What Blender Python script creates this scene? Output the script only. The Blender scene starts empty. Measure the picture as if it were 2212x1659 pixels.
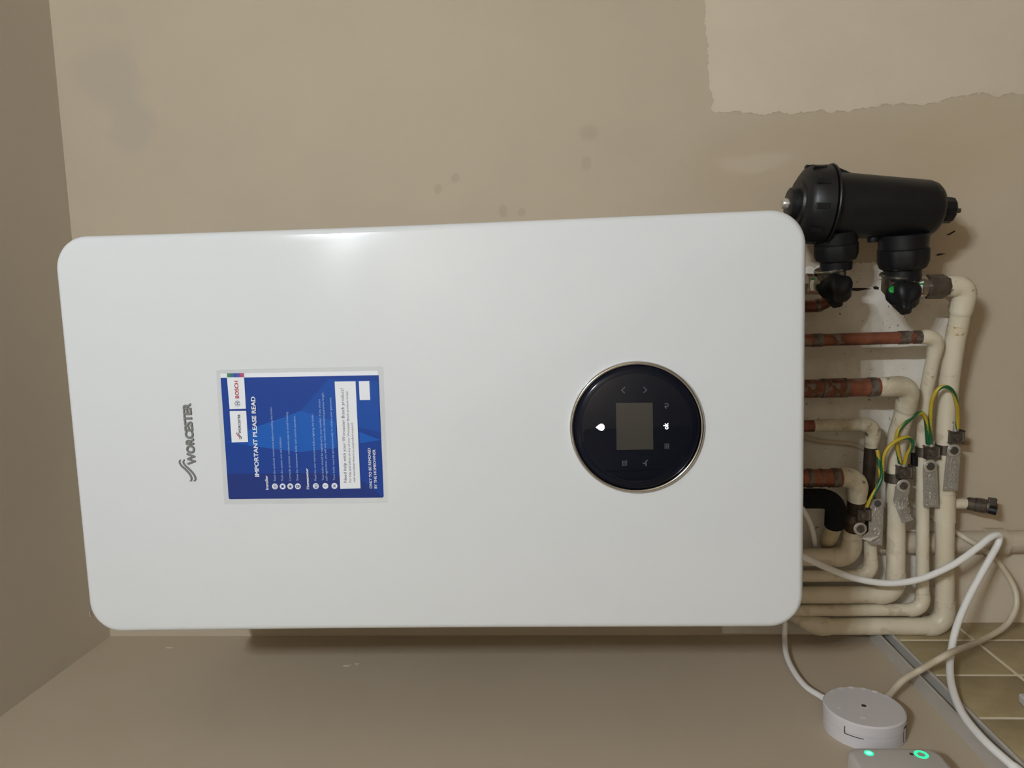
import bpy, bmesh, math, random
from mathutils import Vector, Matrix, noise
from mathutils.geometry import tessellate_polygon

random.seed(7)
scene = bpy.context.scene
COL = scene.collection

# ------------------------------------------------------------------ camera
# World: X right along the back wall, Y into the back wall (its face is Y=0), Z up.
# The photograph was taken with the phone turned on its side, so the picture's right is world down.
PW, PH, FPX = 2212.0, 1659.0, 1556.6065
ROOM_H = 2.40
ZB = ROOM_H - 0.9136            # underside of the boiler
XB = 0.1505                     # left side of the boiler, measured from the left wall
YF = -0.30                      # front face of the boiler
CAM = Vector((XB + 0.3184, -0.9916, ZB + 0.2274))
ROW_R = Vector((-0.03373687, 0.06650692, -0.99721545))
ROW_D = Vector((-0.99391332, -0.10693179, 0.02649359))
ROW_F = Vector((-0.10487203, 0.99203953, 0.06970966))

cam_data = bpy.data.cameras.new("camera")
cam_data.sensor_fit = 'HORIZONTAL'
cam_data.sensor_width = 36.0
cam_data.lens = FPX * 36.0 / PW
cam_data.clip_start = 0.02
cam = bpy.data.objects.new("camera", cam_data)
COL.objects.link(cam)
up = -ROW_D
bk = -ROW_F
cam.matrix_world = Matrix(((ROW_R.x, up.x, bk.x, CAM.x), (ROW_R.y, up.y, bk.y, CAM.y),
                           (ROW_R.z, up.z, bk.z, CAM.z), (0, 0, 0, 1)))
scene.camera = cam

# ------------------------------------------------------------------ world and exposure
world = bpy.data.worlds.new("world")
scene.world = world
world.use_nodes = True
world.node_tree.nodes["Background"].inputs[0].default_value = (0.02, 0.02, 0.02, 1)
world.node_tree.nodes["Background"].inputs[1].default_value = 0.1
scene.view_settings.view_transform = 'Standard'
scene.view_settings.look = 'None'
scene.view_settings.gamma = 1.0
scene.view_settings.use_curve_mapping = False
scene.view_settings.exposure = 0.0
LAMP_W = 19.4                       # watts of each of the three spots of the ceiling fitting
LAMP_COL = (0.805, 0.905, 1.0)


def ray(px, py):
    return ROW_R * ((px - PW / 2) / FPX) + ROW_D * ((py - PH / 2) / FPX) + ROW_F


def P(px, py, h=0.0):
    """point seen at a pixel that lies h metres in front of the back wall"""
    d = ray(px, py)
    return CAM + d * ((-h - CAM.y) / d.y)


def PL(px, py, x=0.0):
    """point seen at a pixel that lies x metres off the left wall"""
    d = ray(px, py)
    return CAM + d * ((x - CAM.x) / d.x)


# ------------------------------------------------------------------ materials
def lin(c):
    def f(v):
        v = v / 255.0
        return v / 12.92 if v <= 0.04045 else ((v + 0.055) / 1.055) ** 2.4
    return (f(c[0]), f(c[1]), f(c[2]), 1.0)


def mat(name, col, rough=0.5, metal=0.0, var=None, scale=20.0, amt=0.5, bump=0.0, bscale=200.0, spec=0.5,
        emit=None, estr=0.0, alpha=1.0, coat=0.0, lo=0.4, hi=0.62):
    m = bpy.data.materials.new(name)
    m.use_nodes = True
    nt = m.node_tree
    b = nt.nodes["Principled BSDF"]
    b.inputs["Base Color"].default_value = col
    b.inputs["Roughness"].default_value = rough
    b.inputs["Metallic"].default_value = metal
    b.inputs["Specular IOR Level"].default_value = spec
    b.inputs["Coat Weight"].default_value = coat
    b.inputs["Coat Roughness"].default_value = 0.08
    b.inputs["Alpha"].default_value = alpha
    if emit:
        b.inputs["Emission Color"].default_value = emit
        b.inputs["Emission Strength"].default_value = estr
    tc = nt.nodes.new("ShaderNodeTexCoord")
    if var:
        n = nt.nodes.new("ShaderNodeTexNoise")
        n.inputs["Scale"].default_value = scale
        n.inputs["Detail"].default_value = 6
        n.inputs["Roughness"].default_value = 0.6
        nt.links.new(tc.outputs["Object"], n.inputs["Vector"])
        mr = nt.nodes.new("ShaderNodeMapRange")
        mr.inputs[1].default_value = lo
        mr.inputs[2].default_value = hi
        mr.inputs[4].default_value = amt
        nt.links.new(n.outputs["Fac"], mr.inputs[0])
        mx = nt.nodes.new("ShaderNodeMix")
        mx.data_type = 'RGBA'
        mx.inputs[6].default_value = col
        mx.inputs[7].default_value = var
        nt.links.new(mr.outputs[0], mx.inputs[0])
        nt.links.new(mx.outputs[2], b.inputs["Base Color"])
    if bump:
        n2 = nt.nodes.new("ShaderNodeTexNoise")
        n2.inputs["Scale"].default_value = bscale
        n2.inputs["Detail"].default_value = 4
        nt.links.new(tc.outputs["Object"], n2.inputs["Vector"])
        bp = nt.nodes.new("ShaderNodeBump")
        bp.inputs["Strength"].default_value = bump
        bp.inputs["Distance"].default_value = 0.001
        nt.links.new(n2.outputs["Fac"], bp.inputs["Height"])
        nt.links.new(bp.outputs[0], b.inputs["Normal"])
    return m


def add_specks(m, col, scale, thresh, strength=0.8, off=0.0):
    """small dark flecks of dirt over an existing material"""
    nt = m.node_tree
    b = nt.nodes["Principled BSDF"]
    tc = nt.nodes.new("ShaderNodeTexCoord")
    mp = nt.nodes.new("ShaderNodeMapping")
    mp.inputs["Location"].default_value = (off, off * 1.7, off * 0.6)
    nt.links.new(tc.outputs["Object"], mp.inputs[0])
    n = nt.nodes.new("ShaderNodeTexNoise")
    n.inputs["Scale"].default_value = scale
    n.inputs["Detail"].default_value = 3
    nt.links.new(mp.outputs[0], n.inputs["Vector"])
    mr = nt.nodes.new("ShaderNodeMapRange")
    mr.inputs[1].default_value = thresh
    mr.inputs[2].default_value = thresh + 0.05
    mr.inputs[4].default_value = strength
    nt.links.new(n.outputs["Fac"], mr.inputs[0])
    mx = nt.nodes.new("ShaderNodeMix")
    mx.data_type = 'RGBA'
    link = b.inputs["Base Color"].links
    if link:
        nt.links.new(link[0].from_socket, mx.inputs[6])
    else:
        mx.inputs[6].default_value = b.inputs["Base Color"].default_value
    mx.inputs[7].default_value = col
    nt.links.new(mr.outputs[0], mx.inputs[0])
    nt.links.new(mx.outputs[2], b.inputs["Base Color"])
    return m


WALL_C = (0.515, 0.425, 0.312, 1)
M = {}
M['wall'] = mat("wall_paint", WALL_C, 0.75, var=(0.485, 0.402, 0.298, 1), scale=3.0, amt=1.0, bump=0.12, bscale=260, spec=0.25)
M['wall_plain'] = mat("side_wall_paint", WALL_C, 0.75, var=(0.485, 0.395, 0.285, 1), scale=2.5, amt=1.0, bump=0.12, bscale=260, spec=0.25)
M['ceiling'] = mat("ceiling_paint", (0.80, 0.745, 0.67, 1), 0.8, bump=0.08, bscale=240, spec=0.2)
M['patch'] = mat("bare_plaster_light", (0.64, 0.54, 0.415, 1), 0.8, var=(0.61, 0.515, 0.395, 1), scale=7, amt=1.0, bump=0.1, bscale=200, spec=0.2)
M['plaster'] = mat("bare_plaster_grey", (0.80, 0.74, 0.65, 1), 0.85, var=(0.64, 0.57, 0.47, 1), scale=11, amt=1.0, bump=0.2, bscale=160, spec=0.2)
add_specks(M['plaster'], (0.10, 0.07, 0.045, 1), 120, 0.665, 0.8)
add_specks(M['plaster'], (0.16, 0.12, 0.08, 1), 330, 0.67, 0.7, 5.0)
M['added_door'] = mat("added_door_brown", (0.045, 0.032, 0.024, 1), 0.45, var=(0.03, 0.02, 0.015, 1), scale=8, amt=1.0)
M['floor'] = mat("floor_vinyl", (0.26, 0.20, 0.14, 1), 0.5, var=(0.20, 0.15, 0.10, 1), scale=6, amt=1.0)
M['white'] = mat("boiler_white", (0.69, 0.69, 0.685, 1), 0.10, spec=0.32)
M['casing'] = mat("casing_steel_white", (0.62, 0.62, 0.61, 1), 0.45)
M['dark_steel'] = mat("bracket_steel", (0.12, 0.12, 0.12, 1), 0.5, metal=0.6)
M['logo'] = mat("logo_grey", (0.185, 0.18, 0.168, 1), 0.42, spec=0.4)
M['chrome'] = mat("chrome", (0.66, 0.645, 0.625, 1), 0.12, metal=1.0)
M['glass'] = mat("dial_glass", (0.006, 0.007, 0.012, 1), 0.04, spec=0.32)
M['rim'] = mat("dial_rim", (0.005, 0.006, 0.012, 1), 0.10, spec=0.2)
M['screen'] = mat("dial_screen", (0.050, 0.045, 0.038, 1), 0.10, spec=0.7)
M['icon'] = mat("icon_dim", (0.055, 0.055, 0.062, 1), 0.4)
M['lit'] = mat("icon_lit", (0.9, 0.9, 0.9, 1), 0.4, emit=(0.95, 0.97, 1.0, 1), estr=2.2)
M['lit_soft'] = mat("icon_lit_soft", (0.8, 0.8, 0.8, 1), 0.4, emit=(1, 1, 1, 1), estr=0.8)
M['black'] = mat("filter_black", (0.0065, 0.0067, 0.0078, 1), 0.42, var=(0.009, 0.009, 0.0098, 1), scale=40, bump=0.1, bscale=500, spec=0.4)
M['rubber'] = mat("insulation_black", (0.006, 0.007, 0.009, 1), 0.85, bump=0.3, bscale=400, spec=0.2)
M['knob'] = mat("knob_black", (0.005, 0.005, 0.006, 1), 0.5, spec=0.35)
M['nickel'] = mat("nickel", (0.42, 0.395, 0.35, 1), 0.22, metal=0.95, var=(0.30, 0.275, 0.24, 1), scale=60)
M['steel'] = mat("bright_steel", (0.70, 0.68, 0.64, 1), 0.25, metal=0.75)
M['tagmetal'] = mat("tag_aluminium", (0.46, 0.42, 0.365, 1), 0.36, metal=0.55, var=(0.36, 0.32, 0.27, 1), scale=40, bump=0.25, bscale=350)
M['clamp'] = mat("clamp_steel", (0.17, 0.145, 0.12, 1), 0.42, metal=0.8, var=(0.08, 0.06, 0.045, 1), scale=90)
M['screwm'] = mat("screw_steel", (0.24, 0.22, 0.20, 1), 0.32, metal=0.9, var=(0.12, 0.1, 0.08, 1), scale=120)
M['copper'] = mat("copper", (0.30, 0.105, 0.060, 1), 0.42, metal=0.5, var=(0.13, 0.050, 0.032, 1), scale=35, amt=1.0, bump=0.15, bscale=150)
add_specks(M['copper'], (0.23, 0.20, 0.17, 1), 60, 0.60, 0.75, 3.0)
M['solder'] = mat("solder_grey", (0.20, 0.165, 0.135, 1), 0.45, metal=0.5, var=(0.09, 0.065, 0.05, 1), scale=120, amt=1.0)
M['browncopper'] = mat("tarnished_copper", (0.060, 0.033, 0.020, 1), 0.55, metal=0.3, var=(0.03, 0.018, 0.012, 1), scale=50, amt=1.0)
PAINT = (0.70, 0.615, 0.470, 1)
M['pipe'] = mat("pipe_cream_paint", PAINT, 0.38, var=(0.64, 0.555, 0.405, 1), scale=16, amt=1.0, bump=0.15, bscale=120, spec=0.45)
add_specks(M['pipe'], (0.11, 0.065, 0.03, 1), 110, 0.705, 0.85, 1.0)
add_specks(M['pipe'], (0.40, 0.31, 0.19, 1), 42, 0.60, 0.40, 4.0)
M['pipedirty'] = mat("pipe_dirty_paint", (0.64, 0.57, 0.43, 1), 0.45, var=(0.40, 0.33, 0.21, 1), scale=32, amt=0.8, bump=0.2, bscale=120, spec=0.4)
add_specks(M['pipedirty'], (0.06, 0.045, 0.03, 1), 80, 0.64, 0.8, 2.0)
M['stainpaint'] = mat("resin_stain", (0.66, 0.57, 0.40, 1), 0.4, var=(0.36, 0.22, 0.03, 1), scale=95, amt=1.0, lo=0.5, hi=0.62)
M['wallpipe'] = mat("pipe_wall_paint", (0.545, 0.46, 0.345, 1), 0.55, bump=0.15, bscale=150, spec=0.3)
M['condensate'] = mat("condensate_plastic", (0.66, 0.56, 0.38, 1), 0.5, var=(0.52, 0.42, 0.25, 1), scale=45, amt=1.0)
M['cablewhite'] = mat("cable_white", (0.88, 0.85, 0.815, 1), 0.42, spec=0.4)
M['cablebeige'] = mat("cable_beige", (0.62, 0.54, 0.41, 1), 0.45, var=(0.55, 0.46, 0.33, 1), scale=25, amt=1.0)
M['yellow'] = mat("wire_yellow", (0.50, 0.355, 0.03, 1), 0.35)
M['green'] = mat("wire_green", (0.012, 0.105, 0.035, 1), 0.35)
M['boxwhite'] = mat("junction_plastic", (0.63, 0.585, 0.585, 1), 0.4, spec=0.4)
M['boxmark'] = mat("junction_mark", (0.70, 0.66, 0.65, 1), 0.35)
M['groove'] = mat("groove_dark", (0.05, 0.04, 0.035, 1), 0.8)
M['hub'] = mat("hub_plastic", (0.51, 0.475, 0.435, 1), 0.5, bump=0.1, bscale=500)
M['ledgreen'] = mat("led_green", (0.0, 0.5, 0.2, 1), 0.4, emit=(0.03, 1.0, 0.42, 1), estr=1.05)
M['ledcore'] = mat("led_core", (0.2, 0.8, 0.5, 1), 0.4, emit=(0.22, 1.0, 0.62, 1), estr=1.1)
M['tile'] = mat("tile_olive", (0.40, 0.315, 0.175, 1), 0.38, var=(0.33, 0.255, 0.135, 1), scale=22, amt=1.0, bump=0.12, bscale=90, spec=0.4)
M['grout'] = mat("grout", (0.78, 0.69, 0.54, 1), 0.85, bump=0.2, bscale=300)
M['alu'] = mat("trim_aluminium", (0.64, 0.61, 0.57, 1), 0.40, metal=0.35, var=(0.57, 0.54, 0.50, 1), scale=30)
M['socket'] = mat("socket_white", (0.62, 0.58, 0.56, 1), 0.35)
M['stain'] = mat("black_stain", (0.018, 0.010, 0.006, 1), 0.5)
M['chip'] = mat("paint_chip", (0.62, 0.55, 0.44, 1), 0.8)
M['paper'] = mat("print_white", (0.78, 0.78, 0.80, 1), 0.42, spec=0.4)
M['blue'] = mat("print_blue", lin((27, 62, 140)), 0.5, spec=0.2)
M['blue_light'] = mat("print_blue_light", lin((26, 88, 172)), 0.5, spec=0.2)
M['blue_mid'] = mat("print_blue_mid", lin((27, 74, 155)), 0.5, spec=0.2)
M['blue_dark'] = mat("print_blue_dark", lin((34, 52, 118)), 0.5, spec=0.2)
M['navy'] = mat("print_navy", lin((40, 36, 66)), 0.4)
M['red'] = mat("print_red", lin((176, 22, 40)), 0.4)
M['ink'] = mat("print_ink", lin((62, 62, 74)), 0.4)
M['pale'] = mat("print_pale_blue", lin((158, 182, 226)), 0.4)
M['emblem'] = mat("print_grey", lin((105, 112, 118)), 0.4)
M['film'] = mat("laminate_film", (0.70, 0.71, 0.72, 1), 0.15, alpha=0.10, spec=0.6)
for nm, c in (('sg', (60, 128, 84)), ('st', (44, 98, 130)), ('sb', (44, 64, 150)), ('sv', (92, 70, 150)), ('sr', (176, 62, 96))):
    M[nm] = mat("print_strip_" + nm, lin(c), 0.4)
M['lamp_white'] = mat("lamp_white", (0.7, 0.7, 0.7, 1), 0.35)
M['lens'] = mat("lamp_lens", (1, 1, 1, 1), 0.3, emit=(1.0, 0.98, 0.95, 1), estr=25.0)
M['sticker_green'] = mat("sticker_green", lin((20, 140, 50)), 0.4)
M['sticker_red'] = mat("sticker_red", lin((190, 60, 60)), 0.4)


# ------------------------------------------------------------------ object helpers
def thing(name, label, cat, loc, group=None):
    o = bpy.data.objects.new(name, None)
    COL.objects.link(o)
    o.empty_display_size = 0.02
    o.location = loc
    o["label"] = label
    o["category"] = cat
    if group:
        o["group"] = group
    return o


def tag(o, label, cat, group=None):
    o["label"] = label
    o["category"] = cat
    if group:
        o["group"] = group
    return o


def wpos(o):
    p = Vector((0, 0, 0))
    while o:
        p = p + o.location
        o = o.parent
    return p


def link_mesh(name, me, material, parent=None, smooth=True, label=None, angle=38):
    """geometry is given in world coordinates; the origin goes to the middle of it"""
    vs = [v.co for v in me.vertices]
    lo = Vector((min(v.x for v in vs), min(v.y for v in vs), min(v.z for v in vs)))
    hi = Vector((max(v.x for v in vs), max(v.y for v in vs), max(v.z for v in vs)))
    c = (lo + hi) / 2
    me.transform(Matrix.Translation(-c))
    mats = material if isinstance(material, (list, tuple)) else [material]
    for mm in mats:
        me.materials.append(M[mm])
    if smooth:
        for p in me.polygons:
            p.use_smooth = True
        me.set_sharp_from_angle(angle=math.radians(angle))
    o = bpy.data.objects.new(name, me)
    COL.objects.link(o)
    if parent:
        o.parent = parent
        o.location = c - wpos(parent)
    else:
        o.location = c
    if label:
        o["label"] = label
    return o


def from_bm(name, bm, material, parent=None, smooth=True, label=None, angle=38, recalc=True):
    if recalc:
        bmesh.ops.recalc_face_normals(bm, faces=bm.faces)
    me = bpy.data.meshes.new(name)
    bm.to_mesh(me)
    bm.free()
    return link_mesh(name, me, material, parent, smooth, label, angle)


def add_box(bm, lo, hi, bev=0.0, seg=2):
    lo, hi = Vector(lo), Vector(hi)
    r = bmesh.ops.create_cube(bm, size=1.0)
    vs = r['verts']
    for v in vs:
        v.co = Vector((lo[i] + (v.co[i] + 0.5) * (hi[i] - lo[i]) for i in range(3)))
    if bev > 0:
        es = list({e for v in vs for e in v.link_edges})
        bmesh.ops.bevel(bm, geom=es, offset=bev, segments=seg, profile=0.5, affect='EDGES')


def box(name, lo, hi, material, parent=None, bev=0.0, seg=2, label=None):
    bm = bmesh.new()
    add_box(bm, lo, hi, bev, seg)
    return from_bm(name, bm, material, parent, bev > 0, label)


def obox(bm, c, ax, ay, az, sx, sy, sz, bev=0.0, seg=2):
    """oriented box: centre, unit axes, full sizes"""
    r = bmesh.ops.create_cube(bm, size=1.0)
    vs = r['verts']
    for v in vs:
        k = v.co.copy()
        v.co = c + ax * (k.x * sx) + ay * (k.y * sy) + az * (k.z * sz)
    if bev > 0:
        es = list({e for v in vs for e in v.link_edges})
        bmesh.ops.bevel(bm, geom=es, offset=bev, segments=seg, profile=0.5, affect='EDGES')


def frame(d):
    d = d.normalized()
    a = Vector((0, 0, 1)) if abs(d.z) < 0.9 else Vector((1, 0, 0))
    u = d.cross(a).normalized()
    return u, d.cross(u).normalized(), d


def add_lathe(bm, a, d, prof, n=32, ripple=None):
    """profile [(radius, distance along d)] turned about the axis a + t d"""
    u, v, d = frame(d)
    rings = []
    for (r, t) in prof:
        ring = []
        for k in range(n):
            an = 2 * math.pi * k / n
            rr = r * (1 + (ripple(an, t) if ripple else 0))
            ring.append(bm.verts.new(a + d * t + u * (rr * math.cos(an)) + v * (rr * math.sin(an))))
        rings.append(ring)
    for i in range(len(rings) - 1):
        for k in range(n):
            bm.faces.new((rings[i][k], rings[i][(k + 1) % n], rings[i + 1][(k + 1) % n], rings[i + 1][k]))
    bm.faces.new(rings[0][::-1])
    bm.faces.new(rings[-1])


def lathe(name, a, d, prof, material, parent=None, n=32, label=None, ripple=None, angle=38):
    bm = bmesh.new()
    add_lathe(bm, a, d, prof, n, ripple)
    return from_bm(name, bm, material, parent, True, label, angle)


def cat_rom(pts, sub=8):
    out = []
    n = len(pts)
    for i in range(n - 1):
        p0 = pts[i - 1] if i > 0 else pts[i] * 2 - pts[i + 1]
        p1, p2 = pts[i], pts[i + 1]
        p3 = pts[i + 2] if i + 2 < n else p2 * 2 - p1
        for k in range(sub):
            t = k / sub
            out.append(0.5 * ((2 * p1) + (p2 - p0) * t + (2 * p0 - 5 * p1 + 4 * p2 - p3) * t * t
                              + (3 * p1 - p0 - 3 * p2 + p3) * t ** 3))
    out.append(pts[-1].copy())
    return out


def fillet(pts, r, seg=7):
    out = [pts[0].copy()]
    for i in range(1, len(pts) - 1):
        a, b, c = pts[i - 1], pts[i], pts[i + 1]
        d1, d2 = (a - b), (c - b)
        l1, l2 = d1.length, d2.length
        d1.normalize(); d2.normalize()
        ang = d1.angle(d2)
        if math.pi - ang < math.radians(4):
            out.append(b.copy())
            continue
        t = min(r / math.tan(ang / 2), 0.46 * l1, 0.46 * l2)
        rr = t * math.tan(ang / 2)
        bis = (d1 + d2).normalized()
        cen = b + bis * (rr / math.sin(ang / 2))
        s, e = b + d1 * t - cen, b + d2 * t - cen
        tot = s.angle(e)
        ax = s.cross(e).normalized()
        for k in range(seg + 1):
            out.append(cen + Matrix.Rotation(tot * k / seg, 3, ax) @ s)
    out.append(pts[-1].copy())
    return out


def arcs(path):
    s = [0.0]
    for i in range(1, len(path)):
        s.append(s[-1] + (path[i] - path[i - 1]).length)
    return s


def at_s(path, S, s):
    s = max(0.0, min(S[-1], s))
    for i in range(1, len(path)):
        if s <= S[i] + 1e-12:
            k = (s - S[i - 1]) / max(1e-9, S[i] - S[i - 1])
            return path[i - 1].lerp(path[i], k)
    return path[-1].copy()


def sub_path(path, s0, s1):
    S = arcs(path)
    s0, s1 = max(0.0, s0), min(S[-1], s1)
    out = [at_s(path, S, s0)]
    for i, s in enumerate(S):
        if s0 + 1e-5 < s < s1 - 1e-5:
            out.append(path[i].copy())
    out.append(at_s(path, S, s1))
    return out


def near_s(path, q):
    S = arcs(path)
    best = (1e9, 0)
    for i in range(1, len(path)):
        a, b = path[i - 1], path[i]
        d = b - a
        if d.length < 1e-9:
            continue
        k = max(0, min(1, (q - a).dot(d) / d.length_squared))
        dist = (a + d * k - q).length
        if dist < best[0]:
            best = (dist, S[i - 1] + k * d.length)
    return best[1]


def add_sweep(bm, path, rad, n=20, stripe=None, wob=0.0):
    """round tube along a path; rad is a number or a function of the arc length"""
    path = [p for i, p in enumerate(path) if i == 0 or (p - path[i - 1]).length > 1e-6]
    S = arcs(path)
    T = []
    for i in range(len(path)):
        a = path[max(0, i - 1)]
        b = path[min(len(path) - 1, i + 1)]
        T.append((b - a).normalized())
    u = frame(T[0])[0]
    rings = []
    for i, p in enumerate(path):
        if i:
            u = (u - T[i] * u.dot(T[i])).normalized()
        v = T[i].cross(u)
        r = rad(S[i]) if callable(rad) else rad
        if wob:
            r *= 1 + wob * noise.noise(p * 60)
        rings.append([bm.verts.new(p + (u * math.cos(2 * math.pi * k / n) + v * math.sin(2 * math.pi * k / n)) * r)
                      for k in range(n)])
    for i in range(len(rings) - 1):
        for k in range(n):
            f = bm.faces.new((rings[i][k], rings[i][(k + 1) % n], rings[i + 1][(k + 1) % n], rings[i + 1][k]))
            if stripe:
                f.material_index = stripe(i / len(rings), k / n)
    bm.faces.new(rings[0][::-1])
    bm.faces.new(rings[-1])


def sweep(name, path, rad, material, parent=None, n=20, label=None, stripe=None, wob=0.0):
    bm = bmesh.new()
    add_sweep(bm, path, rad, n, stripe, wob)
    return from_bm(name, bm, material, parent, True, label, 60)


def prism(name, poly, depth_dir, material, parent=None, label=None, bev=0.0):
    """flat outline with a thickness"""
    bm = bmesh.new()
    a = [bm.verts.new(p) for p in poly]
    b = [bm.verts.new(p + depth_dir) for p in poly]
    n = len(poly)
    fa = bm.faces.new(a)
    fb = bm.faces.new(b[::-1])
    for k in range(n):
        bm.faces.new((a[k], b[k], b[(k + 1) % n], a[(k + 1) % n]))
    if bev:
        bmesh.ops.bevel(bm, geom=list(fa.edges), offset=bev, segments=2, profile=0.5, affect='EDGES')
    return from_bm(name, bm, material, parent, False, label)


# ------------------------------------------------------------------ lettering
def text_mesh(s, bold=0.0, extrude=0.0, spacing=1.0):
    cu = bpy.data.curves.new("lettering", 'FONT')
    cu.body = s
    cu.size = 1.0
    cu.extrude = extrude
    cu.space_character = spacing
    cu.resolution_u = 3
    ob = bpy.data.objects.new("lettering", cu)
    COL.objects.link(ob)
    bpy.context.view_layer.update()
    dg = bpy.context.evaluated_depsgraph_get()
    me = bpy.data.meshes.new_from_object(ob.evaluated_get(dg))
    bpy.data.objects.remove(ob)
    bpy.data.curves.remove(cu)
    return me


CAP = 0.69


def put_text(name, s, start, end, cap, nrm, material, parent, bold=0.0, depth=0.0, spacing=1.0, label=None):
    """text whose baseline runs from start to end (world points); cap = height of a capital in metres"""
    me = text_mesh(s, 0.0, 0.01 if depth else 0.0, spacing)
    xs = [v.co.x for v in me.vertices]
    x0, x1 = min(xs), max(xs)
    ex = (end - start)
    L = ex.length
    ex.normalize()
    ey = nrm.cross(ex).normalized()
    sx, sy = L / (x1 - x0), cap / CAP
    # a heavier stroke is made of slightly shifted copies, each a hair above the last
    shifts = [(0.0, 0.0)] if not bold else [(0, 0), (bold, 0), (-bold, 0), (0, bold * 0.7), (0, -bold * 0.7), (bold * 0.7, bold * 0.5), (-bold * 0.7, -bold * 0.5)]
    base = [v.co.copy() for v in me.vertices]
    polys = [tuple(p.vertices) for p in me.polygons]
    bpy.data.meshes.remove(me)
    vs, fs = [], []
    for i, (bx_, by_) in enumerate(shifts):
        n0 = len(vs)
        for c in base:
            zz = (c.z / 0.01 * depth / 2 + depth / 2) if depth else 0.0
            vs.append(start + ex * ((c.x - x0) * sx + bx_ * sy) + ey * ((c.y + by_) * sy) + nrm * (zz + 0.000012 * i))
        fs += [tuple(k + n0 for k in p) for p in polys]
    me = bpy.data.meshes.new(name)
    me.from_pydata(vs, [], fs)
    return link_mesh(name, me, material, parent, False, label)


# ================================================================== the room
ROOM_X, ROOM_Y = 2.45, -2.22


def struct(o):
    o["kind"] = "structure"
    return o


floor = struct(box("floor", (-0.12, ROOM_Y - 0.12, -0.1), (ROOM_X + 0.12, 0.12, 0.0), 'floor'))
ceiling = struct(box("ceiling", (-0.12, ROOM_Y - 0.12, ROOM_H), (ROOM_X + 0.12, 0.12, ROOM_H + 0.1), 'ceiling'))
wall_back = struct(box("wall_back", (0.0, 0.0, 0.0), (ROOM_X, 0.12, ROOM_H), 'wall'))
wall_left = struct(box("wall_left", (-0.12, ROOM_Y - 0.12, 0.0), (0.0, 0.12, ROOM_H), 'wall_plain'))
wall_right = struct(box("wall_right", (ROOM_X, ROOM_Y - 0.12, 0.0), (ROOM_X + 0.12, 0.12, ROOM_H), 'wall_plain'))
wall_front = struct(box("wall_front", (0.0, ROOM_Y - 0.12, 0.0), (ROOM_X, ROOM_Y, ROOM_H), 'wall_plain'))


# unseen dark panel invented beside the camera to darken half the dial's reflection
added_door = struct(box("added_door_1", (0.0, -2.16, 0.0), (0.03, -0.93, 2.02), 'added_door', None, 0.003, 1))
added_door["label"] = "dark brown panel added on the side wall, out of view"
for y0, y1, z0, z1 in ((-2.20, -2.16, 0.0, 2.08), (-0.93, -0.87, 0.0, 2.08), (-2.16, -0.93, 2.02, 2.08)):
    box("added_door_frame", (0.0, y0, z0), (0.022, y1, z1), 'added_door', added_door, 0.002, 1)
lathe("added_door_handle", Vector((0.03, -1.00, 1.02)), Vector((1, 0, 0)), [(0.024, 0), (0.024, 0.006), (0.009, 0.008), (0.009, 0.035), (0.022, 0.04), (0.024, 0.055), (0.014, 0.065)], 'chrome', added_door)


def wall_blobs(m, blobs):
    """smudges and patches of other tone on the back wall, each with a shape of its own (x, z, half sizes, strength, colour)"""
    nt = m.node_tree
    b = nt.nodes["Principled BSDF"]
    geo = nt.nodes.new("ShaderNodeNewGeometry")
    nz = nt.nodes.new("ShaderNodeTexNoise")
    nz.inputs["Scale"].default_value = 9
    nz.inputs["Detail"].default_value = 5
    nt.links.new(geo.outputs["Position"], nz.inputs["Vector"])
    off = nt.nodes.new("ShaderNodeVectorMath")
    off.operation = 'MULTIPLY_ADD'
    off.inputs[1].default_value = (0.09, 0.09, 0.09)
    off.inputs[2].default_value = (-0.045, -0.045, -0.045)
    nt.links.new(nz.outputs["Color"], off.inputs[0])
    cur = b.inputs["Base Color"].links[0].from_socket
    for (x, z, rx, rz, k, col, wob) in blobs:
        w = nt.nodes.new("ShaderNodeVectorMath")
        w.operation = 'SCALE'
        w.inputs[3].default_value = wob
        nt.links.new(off.outputs[0], w.inputs[0])
        ad = nt.nodes.new("ShaderNodeVectorMath")
        ad.operation = 'ADD'
        nt.links.new(geo.outputs["Position"], ad.inputs[0])
        nt.links.new(w.outputs[0], ad.inputs[1])
        sb = nt.nodes.new("ShaderNodeVectorMath")
        sb.operation = 'SUBTRACT'
        nt.links.new(ad.outputs[0], sb.inputs[0])
        sb.inputs[1].default_value = (x, 0, z)
        dv = nt.nodes.new("ShaderNodeVectorMath")
        dv.operation = 'MULTIPLY'
        dv.inputs[1].default_value = (1 / rx, 0, 1 / rz)
        nt.links.new(sb.outputs[0], dv.inputs[0])
        ln = nt.nodes.new("ShaderNodeVectorMath")
        ln.operation = 'LENGTH'
        nt.links.new(dv.outputs[0], ln.inputs[0])
        mr = nt.nodes.new("ShaderNodeMapRange")
        mr.interpolation_type = 'SMOOTHSTEP'
        mr.inputs[1].default_value = 1.15
        mr.inputs[2].default_value = 0.55
        mr.inputs[4].default_value = k
        nt.links.new(ln.outputs["Value"], mr.inputs[0])
        mx = nt.nodes.new("ShaderNodeMix")
        mx.data_type = 'RGBA'
        mx.inputs[7].default_value = col
        nt.links.new(mr.outputs[0], mx.inputs[0])
        nt.links.new(cur, mx.inputs[6])
        cur = mx.outputs[2]
    nt.links.new(cur, b.inputs["Base Color"])


def blob(px, py, rx, ry, k, col, wob=1.0):
    c = P(px, py)
    s = 0.9916 / FPX
    return (c.x, c.z, ry * s, rx * s, k, col, wob)


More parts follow.
